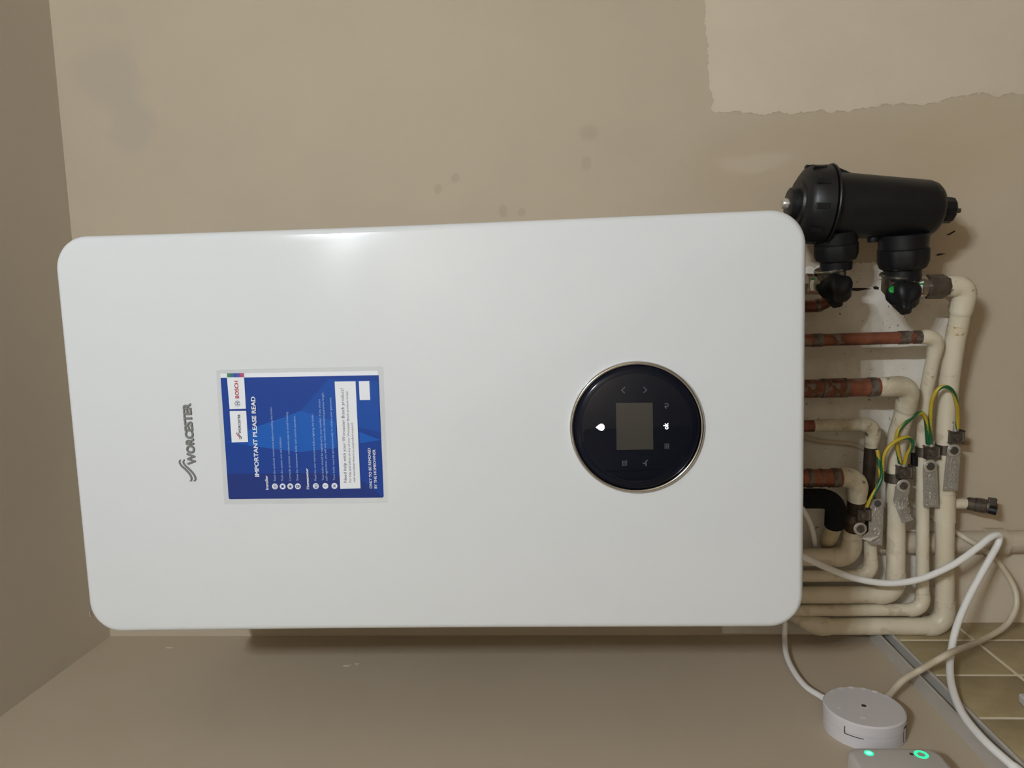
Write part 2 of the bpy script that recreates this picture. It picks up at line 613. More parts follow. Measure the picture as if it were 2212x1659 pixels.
GREY_TONE = (0.42, 0.365, 0.28, 1)  # greyer, darker tone for two patches of wall near the ceiling
wall_blobs(M['wall'], [
    blob(235, 165, 95, 75, 0.55, GREY_TONE),
    blob(285, 265, 55, 70, 0.55, GREY_TONE),
    blob(1790, 380, 330, 150, 0.55, (0.455, 0.355, 0.245, 1)),
    blob(2090, 300, 170, 110, 0.35, (0.48, 0.375, 0.235, 1)),
    blob(945, 412, 9, 13, 0.30, (0.30, 0.25, 0.18, 1), 0.3),
    blob(977, 388, 9, 11, 0.30, (0.30, 0.25, 0.18, 1), 0.3),
    blob(1085, 456, 10, 14, 0.30, (0.30, 0.25, 0.18, 1), 0.3),
    blob(1124, 457, 9, 11, 0.30, (0.32, 0.27, 0.20, 1), 0.3),
    blob(1270, 288, 22, 17, 0.30, (0.33, 0.28, 0.2, 1), 0.25),
    blob(1262, 352, 12, 16, 0.30, (0.33, 0.28, 0.2, 1), 0.25),
    blob(1640, 352, 80, 22, 0.5, (0.57, 0.475, 0.36, 1), 0.6),
    blob(2082, 956, 15, 7, 0.7, (0.26, 0.17, 0.09, 1), 0.15),
])


# lighter and barer areas of the back wall: thin layers with ragged outlines
def ragged(name, pxs, material, amp, t, label, step=5.0, calm=()):
    pts = []
    n = len(pxs)
    for i in range(n):
        a, b = Vector(pxs[i]), Vector(pxs[(i + 1) % n])
        L = (b - a).length
        k = max(1, int(L / step))
        nrm = Vector((-(b - a).y, (b - a).x)).normalized()
        for j in range(k):
            q = a.lerp(b, j / k)
            w = 0 if i in calm else amp * (1.1 * noise.noise(Vector((q.x * 0.035, q.y * 0.035, 3.1)))
                                           + 0.9 * noise.noise(Vector((q.x * 0.13, q.y * 0.13, 7.7))))
            pts.append(q + nrm * w)
    pts3 = [P(q.x, q.y, t) for q in pts]
    bm = bmesh.new()
    vs = [bm.verts.new(p) for p in pts3]
    for tri in tessellate_polygon([[Vector((p.x, p.z, 0)) for p in pts3]]):
        f = [vs[i] for i in tri]
        nrm = (f[1].co - f[0].co).cross(f[2].co - f[0].co)
        bm.faces.new(f if nrm.y < 0 else f[::-1])
    return from_bm(name, bm, material, wall_back, False, label, recalc=False)


ragged("paint_patch", [(1500, -1100), (1512, -400), (1522, 0), (1531, 120), (1534, 200), (1540, 238), (1640, 247), (1740, 244),
                       (1850, 238), (1930, 224), (2000, 224), (2060, 210), (2110, 203), (2230, 206), (2420, 200), (3300, 196), (3300, -1100)],
       'patch', 7, 0.0006, "lighter unpainted rectangle with a ragged paint edge", calm=(15, 16))
ragged("plaster_patch", [(1560, 585), (1800, 575), (1960, 560), (2035, 610), (2052, 700), (2048, 850), (2052, 1000), (2050, 1150),
                         (2060, 1250), (2058, 1373), (1560, 1368)],
       'plaster', 8, 0.0005, "bare greyish plaster behind the pipes", calm=(9, 10))

ragged("plaster_patch", [(2048, 1196), (2130, 1192), (2260, 1190), (3500, 1190), (3500, 1362), (2060, 1362)],
       'patch', 3, 0.0007, "lighter strip of wall below the waste pipe", calm=(2, 3, 4))
for pts in ([(1838, 627), (1850, 629), (1868, 626), (1884, 624), (1868, 622), (1842, 622)],
            [(1886, 619), (1888, 625), (1898, 626), (1899, 621), (1893, 618)],
            [(2022, 550), (2026, 552.5), (2044, 548), (2030, 547.5)],
            [(2044, 508), (2062, 498), (2064, 500), (2050, 508)],
            [(1896, 604), (1908, 605), (1906, 603)]):
    prism("drip_stain", [P(x, y, 0.0009) for x, y in pts], Vector((0, 0.0007, 0)), 'stain', wall_back)
for x, y, a, b in ((195, 1326, 3, 9), (1012 * .3617, 1398, 8, 2), (750, 1437, 9, 3), (772, 1433, 5, 2)):
    if x < 230:
        d = ray(x, y)
        q = CAM + d * ((ROOM_H - CAM.z) / d.z)
        bm = bmesh.new()
        add_box(bm, q + Vector((-0.004, -0.0012, -0.0008)), q + Vector((0.004, 0.0012, 0.0)))
        from_bm("paint_chip", bm, 'chip', ceiling, False)
    else:
        prism("paint_chip", [PL(x - a, y + b * 0.3, 0.0008), PL(x + a * 0.2, y + b * 0.5, 0.0008), PL(x + a, y - b * 0.5, 0.0008),
                             PL(x - a * 0.1, y - b * 0.3, 0.0008)], Vector((-0.0008, 0, 0)), 'chip', wall_left)

# ------------------------------------------------------------------ tiles and metal trim on the left wall
TX = 0.0175
T_TOP, T_PY, T_PZ, GR = 1.280, 0.0903, 0.0945, 0.0036
bed = box("grout_bed", (0.0, -1.45, T_TOP - 6 * T_PZ), (TX - 0.0009, 0.0, T_TOP - 0.001), 'grout', wall_left, label="pale grout between the tiles")
ys = [0.0, -0.0527] + [-0.0527 - T_PY * k for k in range(1, 16)]
tile_cache = {}
for r in range(6):
    z1 = T_TOP - r * T_PZ - (GR / 2 if r else 0)
    z0 = T_TOP - (r + 1) * T_PZ + GR / 2
    for c in range(len(ys) - 1):
        y1 = ys[c] - (GR / 2 if c else 0.0)
        y0 = ys[c + 1] + GR / 2
        key = (round(y1 - y0, 4), round(z1 - z0, 4))
        cen = Vector(((TX + 0.002) / 2, (y0 + y1) / 2, (z0 + z1) / 2))
        if key not in tile_cache:
            bm = bmesh.new()
            add_box(bm, (0.002, y0, z0), (TX, y1, z1), 0.0018, 2)
            o = from_bm("tile", bm, 'tile', wall_left)
            tile_cache[key] = o.data
        else:
            o = bpy.data.objects.new("tile", tile_cache[key])
            COL.objects.link(o)
            o.parent = wall_left
            o.location = cen - wpos(wall_left)

bm = bmesh.new()
YT0, YT1 = -1.45, -0.012
prof = [(0.0, 1.3015), (0.0185, 1.3015), (0.0185, 1.2985), (0.0175, 1.2975), (0.0025, 1.2975), (0.0025, 1.2862),
        (0.0188, 1.2862), (0.0192, 1.2825), (0.0, 1.2825)]
a = [bm.verts.new((x, YT1, z)) for x, z in prof]
b = [bm.verts.new((x, YT0, z)) for x, z in prof]
for k in range(len(prof)):
    bm.faces.new((a[k], a[(k + 1) % len(prof)], b[(k + 1) % len(prof)], b[k]))
bm.faces.new(a)
bm.faces.new(b[::-1])
trim = struct(from_bm("trim_1", bm, 'alu', None, False))
trim["label"] = "grey aluminium channel trim along the top of the tiles"

# ================================================================== boiler
BW, BH = 0.400, 0.724
XC = XB + BW / 2
boiler = thing("wall_boiler", "tall white wall-hung boiler with rounded corners and a round black control dial", "boiler", (XC, -0.15, ZB))


def panel_outline(inset, r):
    """rounded rectangle in X/Z; flares by about 3 mm towards the top"""
    out = []
    x0, x1, z0, z1 = inset, BW - inset, inset, BH - inset
    rr = max(0.004, r - inset)
    for cx, cz, a0 in ((x1 - rr, z1 - rr, 0), (x0 + rr, z1 - rr, 90), (x0 + rr, z0 + rr, 180), (x1 - rr, z0 + rr, 270)):
        for k in range(13):
            an = math.radians(a0 + 90 * k / 12)
            out.append((cx + rr * math.cos(an), cz + rr * math.sin(an)))
    full = []
    for i in range(len(out)):
        p, q = out[i], out[(i + 1) % len(out)]
        L = math.hypot(q[0] - p[0], q[1] - p[1])
        k = max(1, int(L / 0.03))
        for j in range(k):
            full.append((p[0] + (q[0] - p[0]) * j / k, p[1] + (q[1] - p[1]) * j / k))
    res = []
    for x, z in full:
        fl = 0.0032 * max(0.0, (z - 0.25) / 0.45) ** 2
        x = BW / 2 + (x - BW / 2) * (1 + fl / (BW / 2))
        res.append((XB + 0.3184 + (x - 0.3184) * 1.0075, ZB + 0.2274 + (z - 0.2274) * 1.0075))
    return res


bm = bmesh.new()
layers = []
RB = 0.0065
for k in range(7):
    an = math.radians(90 * k / 6)
    layers.append((RB * (1 - math.sin(an)), YF + RB * (1 - math.cos(an))))
layers.append((0.0, YF + 0.022))
layers.append((0.003, YF + 0.024))
rings = []
for ins, y in layers:
    rings.append([bm.verts.new((x, y, z)) for x, z in panel_outline(ins, 0.033)])
for i in range(len(rings) - 1):
    n = len(rings[i])
    for k in range(n):
        bm.faces.new((rings[i][k], rings[i][(k + 1) % n], rings[i + 1][(k + 1) % n], rings[i + 1][k]))
bm.faces.new(rings[0])
bm.faces.new(rings[-1])
from_bm("front_panel", bm, 'white', boiler, True, "glossy white front panel with rounded corners", 30)
box("casing", (XB + 0.006, -0.278, ZB + 0.006), (XB + BW - 0.006, -0.056, ZB + BH - 0.008), 'casing', boiler, 0.006, 2)
box("mounting_bracket", (XB + 0.06, -0.056, ZB + 0.18), (XB + BW - 0.06, 0.0, ZB + 0.70), 'dark_steel', boiler, 0.003, 1)

NF = Vector((0, -1, 0))


def F(px, py, k=0):
    """pixel on the boiler's front panel; k counts printed layers above it"""
    return P(px, py, -YF + 0.0001 + 0.00012 * k)


# --- raised maker's lettering and swoosh
def z7(x, y):
    return (360 + x / 7.9, 850 + y / 7.9)


put_text("brand_lettering", "WORCESTER", F(*z7(497, 1203)), F(*z7(411, 172)), 0.0080, NF, 'logo', boiler, bold=0.042, depth=0.0011,
         spacing=1.0, label="raised grey capital letters reading WORCESTER")


def ribbon(name, pts, w0, wm, material, parent, k=0, depth=0.001, label=None):
    path = cat_rom([F(*q, k) for q in pts], 6)
    n = len(path)
    L, R_ = [], []
    for i, p in enumerate(path):
        t = (path[min(n - 1, i + 1)] - path[max(0, i - 1)]).normalized()
        s = t.cross(NF).normalized()
        w = (w0 + (wm - w0) * math.sin(math.pi * i / (n - 1)) ** 0.6) / 2
        L.append(p + s * w)
        R_.append(p - s * w)
    bm = bmesh.new()
    d = NF * depth
    vl, vr = [bm.verts.new(p + d) for p in L], [bm.verts.new(p + d) for p in R_]
    bl, br = [bm.verts.new(p) for p in L], [bm.verts.new(p) for p in R_]
    for i in range(n - 1):
        bm.faces.new((vl[i], vl[i + 1], vr[i + 1], vr[i]))
        bm.faces.new((vl[i], bl[i], bl[i + 1], vl[i + 1]))
        bm.faces.new((vr[i], vr[i + 1], br[i + 1], br[i]))
    bm.faces.new((vl[0], vr[0], br[0], bl[0]))
    bm.faces.new((vl[-1], bl[-1], br[-1], vr[-1]))
    return from_bm(name, bm, material, parent, False, label)


ribbon("brand_swoosh", [z7(*q) for q in ((236, 1128), (222, 1170), (255, 1230), (330, 1300), (395, 1372), (426, 1435), (420, 1478), (398, 1494))],
       0.0007, 0.0017, 'logo', boiler)
ribbon("brand_swoosh", [z7(*q) for q in ((304, 1124), (287, 1170), (322, 1230), (398, 1300), (462, 1372), (493, 1435), (486, 1478), (460, 1490))],
       0.0007, 0.0017, 'logo', boiler)

# --- control dial
DC = P(1374.7, 923, -YF)
dial = lathe("control_dial", DC + NF * 0.0, NF, [(0.0615, 0.0), (0.0615, 0.0012), (0.058, 0.0012)], 'rim', boiler, 96,
             label="round black glass control dial in a chrome ring")
bm = bmesh.new()
ringp = [(0.0642, 0.0), (0.0642, 0.0022), (0.0634, 0.0040), (0.0620, 0.0046), (0.0608, 0.0040), (0.0604, 0.0028), (0.0604, 0.0)]
N = 128
rv = []
for (r, t) in ringp:
    rv.append([bm.verts.new(DC + NF * t + Vector((r * math.cos(2 * math.pi * k / N), 0, r * math.sin(2 * math.pi * k / N)))) for k in range(N)])
for i in range(len(rv)):
    for k in range(N):
        j = (i + 1) % len(rv)
        bm.faces.new((rv[i][k], rv[i][(k + 1) % N], rv[j][(k + 1) % N], rv[j][k]))
from_bm("bezel_ring", bm, 'chrome', dial, True, "polished chrome ring", 60)
lathe("glass_rim", DC, NF, [(0.0603, 0.0012), (0.0603, 0.0030), (0.0565, 0.0046), (0.0528, 0.0053), (0.0525, 0.0053)], 'rim', dial, 96, angle=80)
lathe("glass_disc", DC, NF, [(0.0526, 0.0013), (0.0526, 0.0056), (0.0518, 0.0058)], 'glass', dial, 96)


def D(px, py, k=0):
    return P(px, py, -YF + 0.0059 + 0.0001 * k)


def z6(x, y):
    return (1210 + x / 5.185, 760 + y / 5.185)


def flat(name, pxs, fn, k, material, parent, th=0.00008, label=None):
    return prism(name, [fn(x, y, k) for x, y in pxs], Vector((0, th, 0)), material, parent, label)


flat("screen", [z6(625, 573), z6(1036, 570), z6(1044, 1093), z6(632, 1099)], D, 0, 'screen', dial, label="blank brown-grey display square")
drop = [(399, 846), (425, 824), (450, 807), (478, 808), (494, 826), (498, 846), (492, 866), (476, 882), (452, 882), (428, 868)]
flat("drop_icon", [z6(*q) for q in drop], D, 1, 'lit', dial, label="lit white water drop symbol")
put_text("ok_lettering", "ok", D(*z6(1212, 866), 1), D(*z6(1210, 798), 1), 0.0046, NF, 'lit_soft', dial, bold=0.03)


def strokes(name, lines, w, material, parent, fn, k):
    bm = bmesh.new()
    for j, (q0, q1) in enumerate(lines):
        a, b = fn(*q0, k) + NF * (0.00002 * j), fn(*q1, k) + NF * (0.00002 * j)
        t = (b - a).normalized()
        s = t.cross(NF).normalized()
        obox(bm, (a + b) / 2, t, s, NF, (b - a).length + w * 0.6, w, 0.0001)
    return from_bm(name, bm, material, parent, False)


def zl(*segs):
    return [(z6(*a), z6(*b)) for a, b in segs]


strokes("up_icon", zl(((722, 398), (688, 430)), ((688, 430), (722, 462))), 0.0011, 'icon', dial, D, 1)
strokes("down_icon", zl(((934, 395), (968, 427)), ((968, 427), (934, 458))), 0.0011, 'icon', dial, D, 1)
strokes("back_icon", zl(((1170, 580), (1205, 580)), ((1205, 580), (1213, 596)), ((1213, 596), (1205, 612)), ((1205, 612), (1172, 618)),
                        ((1172, 618), (1184, 600)), ((1172, 618), (1188, 632))), 0.0010, 'icon', dial, D, 1)
strokes("menu_icon", zl(((1176, 1030), (1176, 1082)), ((1195, 1030), (1195, 1082)), ((1214, 1030), (1214, 1082))), 0.0011, 'icon', dial, D, 1)
strokes("radiator_icon", zl(((698, 1222), (698, 1276)), ((745, 1216), (745, 1272)), ((698, 1228), (745, 1224)), ((698, 1243), (745, 1239)),
                            ((698, 1258), (745, 1254)), ((698, 1272), (745, 1268))), 0.0008, 'icon', dial, D, 1)
strokes("tap_icon", zl(((964, 1276), (958, 1230)), ((958, 1230), (978, 1214)), ((945, 1250), (966, 1250)), ((928, 1250), (938, 1250))), 0.0013, 'icon', dial, D, 1)


# ================================================================== notice card stuck on the boiler
def z5(x, y):
    return (440 + x / 4.879, 770 + y / 4.879)


card = thing("notice_card", "laminated blue notice headed IMPORTANT PLEASE READ stuck on the boiler front", "notice", F(655, 945))


def quad(name, pts, k, material, parent, label=None):
    return flat(name, [z5(*p) for p in pts], F, k, material, parent, 0.0001, label)


quad("laminate_film", [(132, 150), (165, 138), (1875, 105), (1893, 120), (1945, 1525), (1930, 1542), (230, 1560), (214, 1545)], 0, 'film', card,
     "clear laminate border")
sheet = quad("printed_sheet", [(176, 182), (1825, 151), (1840, 160), (1843, 197), (178, 226)], 1, 'paper', card, "white margin of the sheet")
blue = quad("blue_field", [(178, 226), (1843, 197), (1897, 1476), (1886, 1487), (276, 1504), (263, 1494)], 1, 'blue', card, "printed blue background")
quad("print_facet", [(178, 226), (600, 219), (470, 775), (230, 905)], 2.08, 'blue', blue)
quad("print_facet", [(470, 300), (1320, 240), (1020, 575), (470, 440)], 2.36, 'blue', blue)
quad("print_facet", [(1320, 240), (1840, 260), (1865, 800), (1395, 690), (1020, 575)], 2.64, 'blue_mid', blue)
quad("print_facet", [(470, 775), (1020, 575), (1395, 690), (1405, 960), (1012, 1008), (470, 940)], 2.92, 'blue_light', blue)
quad("print_facet", [(230, 905), (470, 790), (470, 940)], 3.20, 'blue_mid', blue)
quad("print_facet", [(1640, 795), (1868, 880), (1648, 915)], 3.48, 'blue_light', blue)
quad("print_facet", [(700, 970), (1012, 1008), (1405, 960), (1430, 1225), (250, 1238), (235, 960)], 3.76, 'blue', blue)
quad("print_facet", [(248, 1238), (1268, 1228), (1300, 1490), (276, 1502), (264, 1492)], 4.04, 'blue_dark', blue)
quad("print_facet", [(1268, 1228), (1655, 1300), (1886, 1485), (1300, 1490)], 4.32, 'blue_dark', blue)

# logo boxes
bx1 = quad("logo_box", [(273, 575), (447, 572), (468, 902), (295, 906)], 5, 'paper', card, "white box with WORCESTER logo")
bx2 = quad("logo_box", [(245, 222), (425, 218), (445, 550), (273, 555)], 5, 'paper', card, "white box with BOSCH logo")
strip_c = ['sg', 'st', 'sb', 'sv', 'sr']
for k in range(5):
    x0, x1 = 245 + 176 * k / 5, 245 + 176 * (k + 1) / 5
    quad("colour_strip", [(x0, 178 - 0.6 * k), (x1, 177.4 - 0.6 * k), (x1 + 2, 217.5), (x0 + 2, 219.5)], 5, strip_c[k], card)
put_text("red_lettering", "BOSCH", F(*z5(373, 440), 6), F(*z5(361, 258), 6), 0.0038, NF, 'red', bx2, bold=0.03)
ec = F(*z5(356, 496), 6)
bm = bmesh.new()
NN = 40
for (r0, r1) in ((0.00285, 0.00235),):
    o1 = [bm.verts.new(ec + Vector((r0 * math.cos(2 * math.pi * k / NN), 0, r0 * math.sin(2 * math.pi * k / NN)))) for k in range(NN)]
    o2 = [bm.verts.new(ec + Vector((r1 * math.cos(2 * math.pi * k / NN), 0, r1 * math.sin(2 * math.pi * k / NN)))) for k in range(NN)]
    for k in range(NN):
        bm.faces.new((o1[k], o1[(k + 1) % NN], o2[(k + 1) % NN], o2[k]))
X_, Z_ = Vector((1, 0, 0)), Vector((0, 0, 1))
for sx in (-1, 1):
    obox(bm, ec + X_ * (0.00095 * sx), X_, Z_, NF, 0.0006, 0.0034, 0.0001)
obox(bm, ec, X_, Z_, NF, 0.0019, 0.0006, 0.0001)
from_bm("round_emblem", bm, 'emblem', bx2, False)
put_text("dark_lettering", "WORCESTER", F(*z5(393, 812), 6), F(*z5(382, 610), 6), 0.0023, NF, 'navy', bx1, bold=0.035)
for dx in (0, 16):
    ribbon("small_swoosh", [z5(x + dx, y) for x, y in ((346, 800), (346, 812), (362, 834), (378, 850), (380, 864), (374, 871))], 0.0003, 0.0008, 'navy' if dx else 'red',
           bx1, 6, 0.00005)

# text lines: string, start, end (zoomed pixels), capital height, colour, bold
MMZ = 0.6916 / FPX / 4.879
for s, a, b, cap, mt, bo in (
        ("IMPORTANT PLEASE READ", (585, 1265), (541, 425), 46, 'paper', 0.034),
        ("Installer", (683, 1403), (673, 1255), 30, 'paper', 0.03),
        ("Read the technical instructions before installing the boiler.", (760, 1312), (718, 527), 23, 'pale', 0.0),
        ("Flush the system and add inhibitor.", (838, 1312), (815, 843), 23, 'pale', 0.0),
        ("Correctly terminate condensate pipe to avoid freezing.", (920, 1312), (885, 582), 23, 'pale', 0.0),
        ("Show the homeowner boiler and control operation.", (998, 1308), (965, 622), 23, 'pale', 0.0),
        ("Homeowner", (1112, 1398), (1100, 1178), 30, 'paper', 0.03),
        ("Read the user instructions before lighting the boiler.", (1188, 1308), (1154, 602), 23, 'pale', 0.0),
        ("Your boiler should be registered by your installer. If you choose", (1268, 1308), (1227, 450), 23, 'pale', 0.0),
        ("self-registration, you will only receive the standard guarantee length.", (1306, 1308), (1262, 377), 23, 'pale', 0.0),
        ("Your boiler must be serviced annually to validate your guarantee.", (1385, 1306), (1344, 430), 23, 'pale', 0.0),
        ("ONLY TO BE REMOVED", (1776, 1390), (1757, 965), 29, 'paper', 0.02),
        ("BY THE HOMEOWNER", (1827, 1390), (1808, 980), 29, 'paper', 0.02)):
    put_text("lettering", s, F(*z5(*a), 6), F(*z5(*b), 6), cap * MMZ, NF, mt, blue, bold=bo)
hb = quad("help_box", [(1380, 265), (1600, 262), (1653, 1390), (1440, 1396)], 5, 'paper', card, "white box offering product help")
for s, a, b, cap in (("Need help with your Worcester Bosch product?", (1508, 1328), (1473, 335), 33),
                     ("For help and advice on any of your Worcester Bosch products simply", (1555, 1326), (1518, 367), 23),
                     ("visit worcester-bosch.co.uk/product-support", (1598, 1326), (1572, 697), 23)):
    put_text("lettering", s, F(*z5(*a), 6), F(*z5(*b), 6), cap * MMZ, NF, 'ink', hb)
quad("blank_label", [(1635, 262), (1745, 258), (1755, 458), (1645, 460)], 5, 'paper', card, "small blank white square")


def disc_icon(x, y, kind):
    c = F(*z5(x, y), 5)
    r = 33 * MMZ
    poly = [c + X_ * (r * math.cos(2 * math.pi * k / 28)) + Z_ * (r * math.sin(2 * math.pi * k / 28)) for k in range(28)]
    d = prism("icon_disc", poly, Vector((0, 0.0001, 0)), 'paper', blue)
    bm = bmesh.new()
    o = c + NF * 0.0002
    u = r

    def bar(cx, cz, sx, sz, rot=0.0):
        ax = X_ * math.cos(rot) + Z_ * math.sin(rot)
        az = X_ * -math.sin(rot) + Z_ * math.cos(rot)
        obox(bm, o + X_ * (cx * u) + Z_ * (cz * u) + NF * (0.000012 * len(bm.faces) / 6), ax, az, NF, sx * u, sz * u, 0.00008)
    if kind == 'book':
        for s in (-1, 1):
            bar(0.3 * s, 0.28, 0.5, 0.14, 0.2 * s)
            bar(0.3 * s, -0.4, 0.5, 0.14, 0.2 * s)
            bar(0.54 * s, 0, 0.12, 0.75)
        bar(0, -0.05, 0.12, 0.75)
    elif kind == 'tank':
        bar(0, 0, 0.85, 0.75)
    elif kind == 'flake':
        for k in range(4):
            bar(0, 0, 1.2, 0.13, math.pi * k / 4)
    elif kind == 'phone':
        bar(-0.3, 0, 0.18, 1.0); bar(0.3, 0, 0.18, 1.0); bar(0, 0.45, 0.6, 0.2); bar(0, -0.42, 0.6, 0.3)
    elif kind == 'mark':
        bar(0, 0.18, 0.2, 0.6); bar(0, -0.42, 0.2, 0.2)
    else:
        bar(0, 0, 1.2, 0.2, math.pi / 4); bar(0, 0, 1.2, 0.2, -math.pi / 4)
    from_bm("icon_glyph", bm, 'blue_dark', d, False)


for x, y, kd in ((750, 1370, 'book'), (832, 1370, 'tank'), (912, 1369, 'flake'), (992, 1369, 'phone'), (1182, 1367, 'book'), (1282, 1365, 'mark'), (1378, 1365, 'cross')):
    disc_icon(x, y, kd)

# ================================================================== pipes under the boiler
R22, R15 = 0.0114, 0.0077


def pipe_thing(name, label, pts, bend, group=None, loc=None):
    path = fillet(pts, bend)
    t = thing(name, label, "pipe", loc or pts[-1].copy(), group)
    return t, path


def upto(p, z):
    return Vector((p.x, p.y, z))


def elbow(t, path, at, r, half=0.024, material='pipe', label=None):
    s = near_s(path, at)
    sp = sub_path(path, s - half, s + half)
    tot = arcs(sp)[-1]
    sweep("elbow_fitting", sp, lambda q: r + 0.0016 - (0.0007 if q < 0.0015 or q > tot - 0.0015 else 0), material, t, 20, label)


def collar(t, path, at, half, r, material, name="collar", label=None):
    s = near_s(path, at)
    sp = sub_path(path, s - half, s + half)
    if len(sp) == 2:
        sp = [sp[0], sp[0].lerp(sp[1], 0.5), sp[1]]
    sweep(name, sp, r, material, t, 20, label)


ZTOP = ZB + 0.004
# ---- outermost 22 mm return pipe: from the lower filter valve, round to the corner
A0, A1 = P(2036, 618, 0.084), P(2089, 618, 0.084)
ptsA = [A0, A1] + [P(*q) for q in ((2077, 668, 0.078), (2064, 730, 0.066), (2051, 820, 0.050), (2043, 920, 0.039), (2041, 1000, 0.036),
                                   (2041, 1200, 0.036), (2041, 1353, 0.036), (1766, 1352, 0.036), (1712, 1327, 0.016), (1692, 1320, 0.0))]
pa, pathA = pipe_thing("painted_pipe", "thick cream pipe, lowest of the nest, running from the filter to the tiled corner", ptsA, 0.020)
sweep("pipe_run", pathA, R22, 'pipe', pa, 22, wob=0.01)
elbow(pa, pathA, P(2087, 630, 0.083), R22, 0.026)
elbow(pa, pathA, P(2041, 1340, 0.036), R22, 0.026)
elbow(pa, pathA, P(1760, 1349, 0.036), R22, 0.018)
collar(pa, pathA, P(2041, 1096, 0.036), 0.019, R22 + 0.0013, 'pipe', "tee_fitting")
collar(pa, pathA, P(2067, 710, 0.070), 0.0055, R22 + 0.0003, 'stainpaint', "resin_stain", "yellow-brown resin stain")
sweep("tee_stub", [P(2046, 1088, 0.036), P(2070, 1088, 0.036), P(2094, 1088, 0.036)], 0.0066, 'pipe', pa)

# ---- middle 15 mm pipe
B1 = P(2027, 727, 0.074)
ptsB = [upto(B1, ZTOP), B1] + [P(*q) for q in ((2012, 790, 0.060), (2000, 850, 0.047), (1995, 930, 0.038), (1993, 1010, 0.036),
                                               (1993, 1150, 0.036), (1993, 1317, 0.036))]
B9 = P(1993, 1317, 0.036)
ptsB += [Vector((P(1760, 1317, 0.036).x, -0.036, ZB + 0.05)), Vector((P(1760, 1317, 0.036).x, 0.0, ZB + 0.07))]
pb, pathB = pipe_thing("painted_pipe", "slim pipe beside the filter valves, bare copper above and cream painted below", ptsB, 0.015)
sB = near_s(pathB, P(2011, 726, 0.074))
sweep("copper_section", sub_path(pathB, 0, sB), R15, 'copper', pb, 20, "bare copper length", wob=0.01)
sweep("pipe_run", sub_path(pathB, sB, 99), R15 + 0.0003, 'pipe', pb, 20, wob=0.012)
elbow(pb, pathB, P(2025, 735, 0.073), R15, 0.020)
elbow(pb, pathB, P(1992, 1309, 0.036), R15, 0.018)
for x, y in ((1765, 730), (1952, 727), (1985, 727)):
    collar(pb, pathB, P(x, y, 0.074), 0.006, R15 + 0.0007, 'solder', "solder_joint", "grey solder joint")

# ---- second 22 mm pipe
C1 = P(1965, 834, 0.074)
ptsC = [upto(C1, ZTOP), C1] + [P(*q) for q in ((1957, 880, 0.064), (1940, 935, 0.047), (1934, 1000, 0.037), (1935, 1150, 0.036), (1935, 1284, 0.036))]
ptsC += [Vector((P(1760, 1284, 0.036).x, -0.036, ZB + 0.05)), Vector((P(1760, 1284, 0.036).x, 0.0, ZB + 0.07))]
pc, pathC = pipe_thing("painted_pipe", "thick pipe with a long copper top and a chipped cream elbow, between two slim pipes", ptsC, 0.020)
sC = near_s(pathC, P(1898, 833, 0.074))
sweep("copper_section", sub_path(pathC, 0, sC), R22, 'copper', pc, 22, "bare copper length", wob=0.008)
sweep("pipe_run", sub_path(pathC, sC, 99), R22 + 0.0002, 'pipe', pc, 22, wob=0.012)
elbow(pc, pathC, P(1958, 842, 0.073), R22, 0.030, 'pipedirty')
elbow(pc, pathC, P(1934, 1277, 0.036), R22, 0.025)
for x in (1778, 1824):
    collar(pc, pathC, P(x, 832, 0.074), 0.0022, R22 + 0.0009, 'solder', "solder_joint")
collar(pc, pathC, P(1883, 832, 0.074), 0.0045, R22 + 0.0008, 'solder', "solder_joint", "grey solder joint")
collar(pc, pathC, P(1801, 832, 0.074), 0.0135, R22 + 0.0007, 'copper', "copper_coupling")

# ---- second 15 mm pipe, with the dark length
D1 = P(1890, 917, 0.048)
ptsD = [upto(D1, ZTOP), D1] + [P(*q) for q in ((1881, 965, 0.044), (1876, 1040, 0.040), (1879, 1150, 0.036), (1882, 1243, 0.036))]
ptsD += [Vector((P(1760, 1243, 0.036).x, -0.036, ZB + 0.05)), Vector((P(1760, 1243, 0.036).x, 0.0, ZB + 0.07))]
pd, pathD = pipe_thing("painted_pipe", "slim grubby cream pipe with a dark brown bare length in its middle", ptsD, 0.015)
s0, s1, s2 = near_s(pathD, P(1757, 920, 0.048)), near_s(pathD, P(1882, 966, 0.044)), near_s(pathD, P(1879, 1150, 0.036))
sweep("copper_section", sub_path(pathD, 0, s0), R15, 'copper', pd, 20)
sweep("pipe_run", sub_path(pathD, s0, s1), R15 + 0.0004, 'pipedirty', pd, 20, wob=0.02)
sweep("bare_section", sub_path(pathD, s1, s2), R15, 'browncopper', pd, 20, "dark tarnished bare length")
sweep("pipe_run", sub_path(pathD, s2, 99), R15 + 0.0004, 'pipe', pd, 20, wob=0.012)
elbow(pd, pathD, P(1887, 926, 0.047), R15, 0.018, 'pipedirty')
elbow(pd, pathD, P(1881, 1235, 0.036), R15, 0.018)

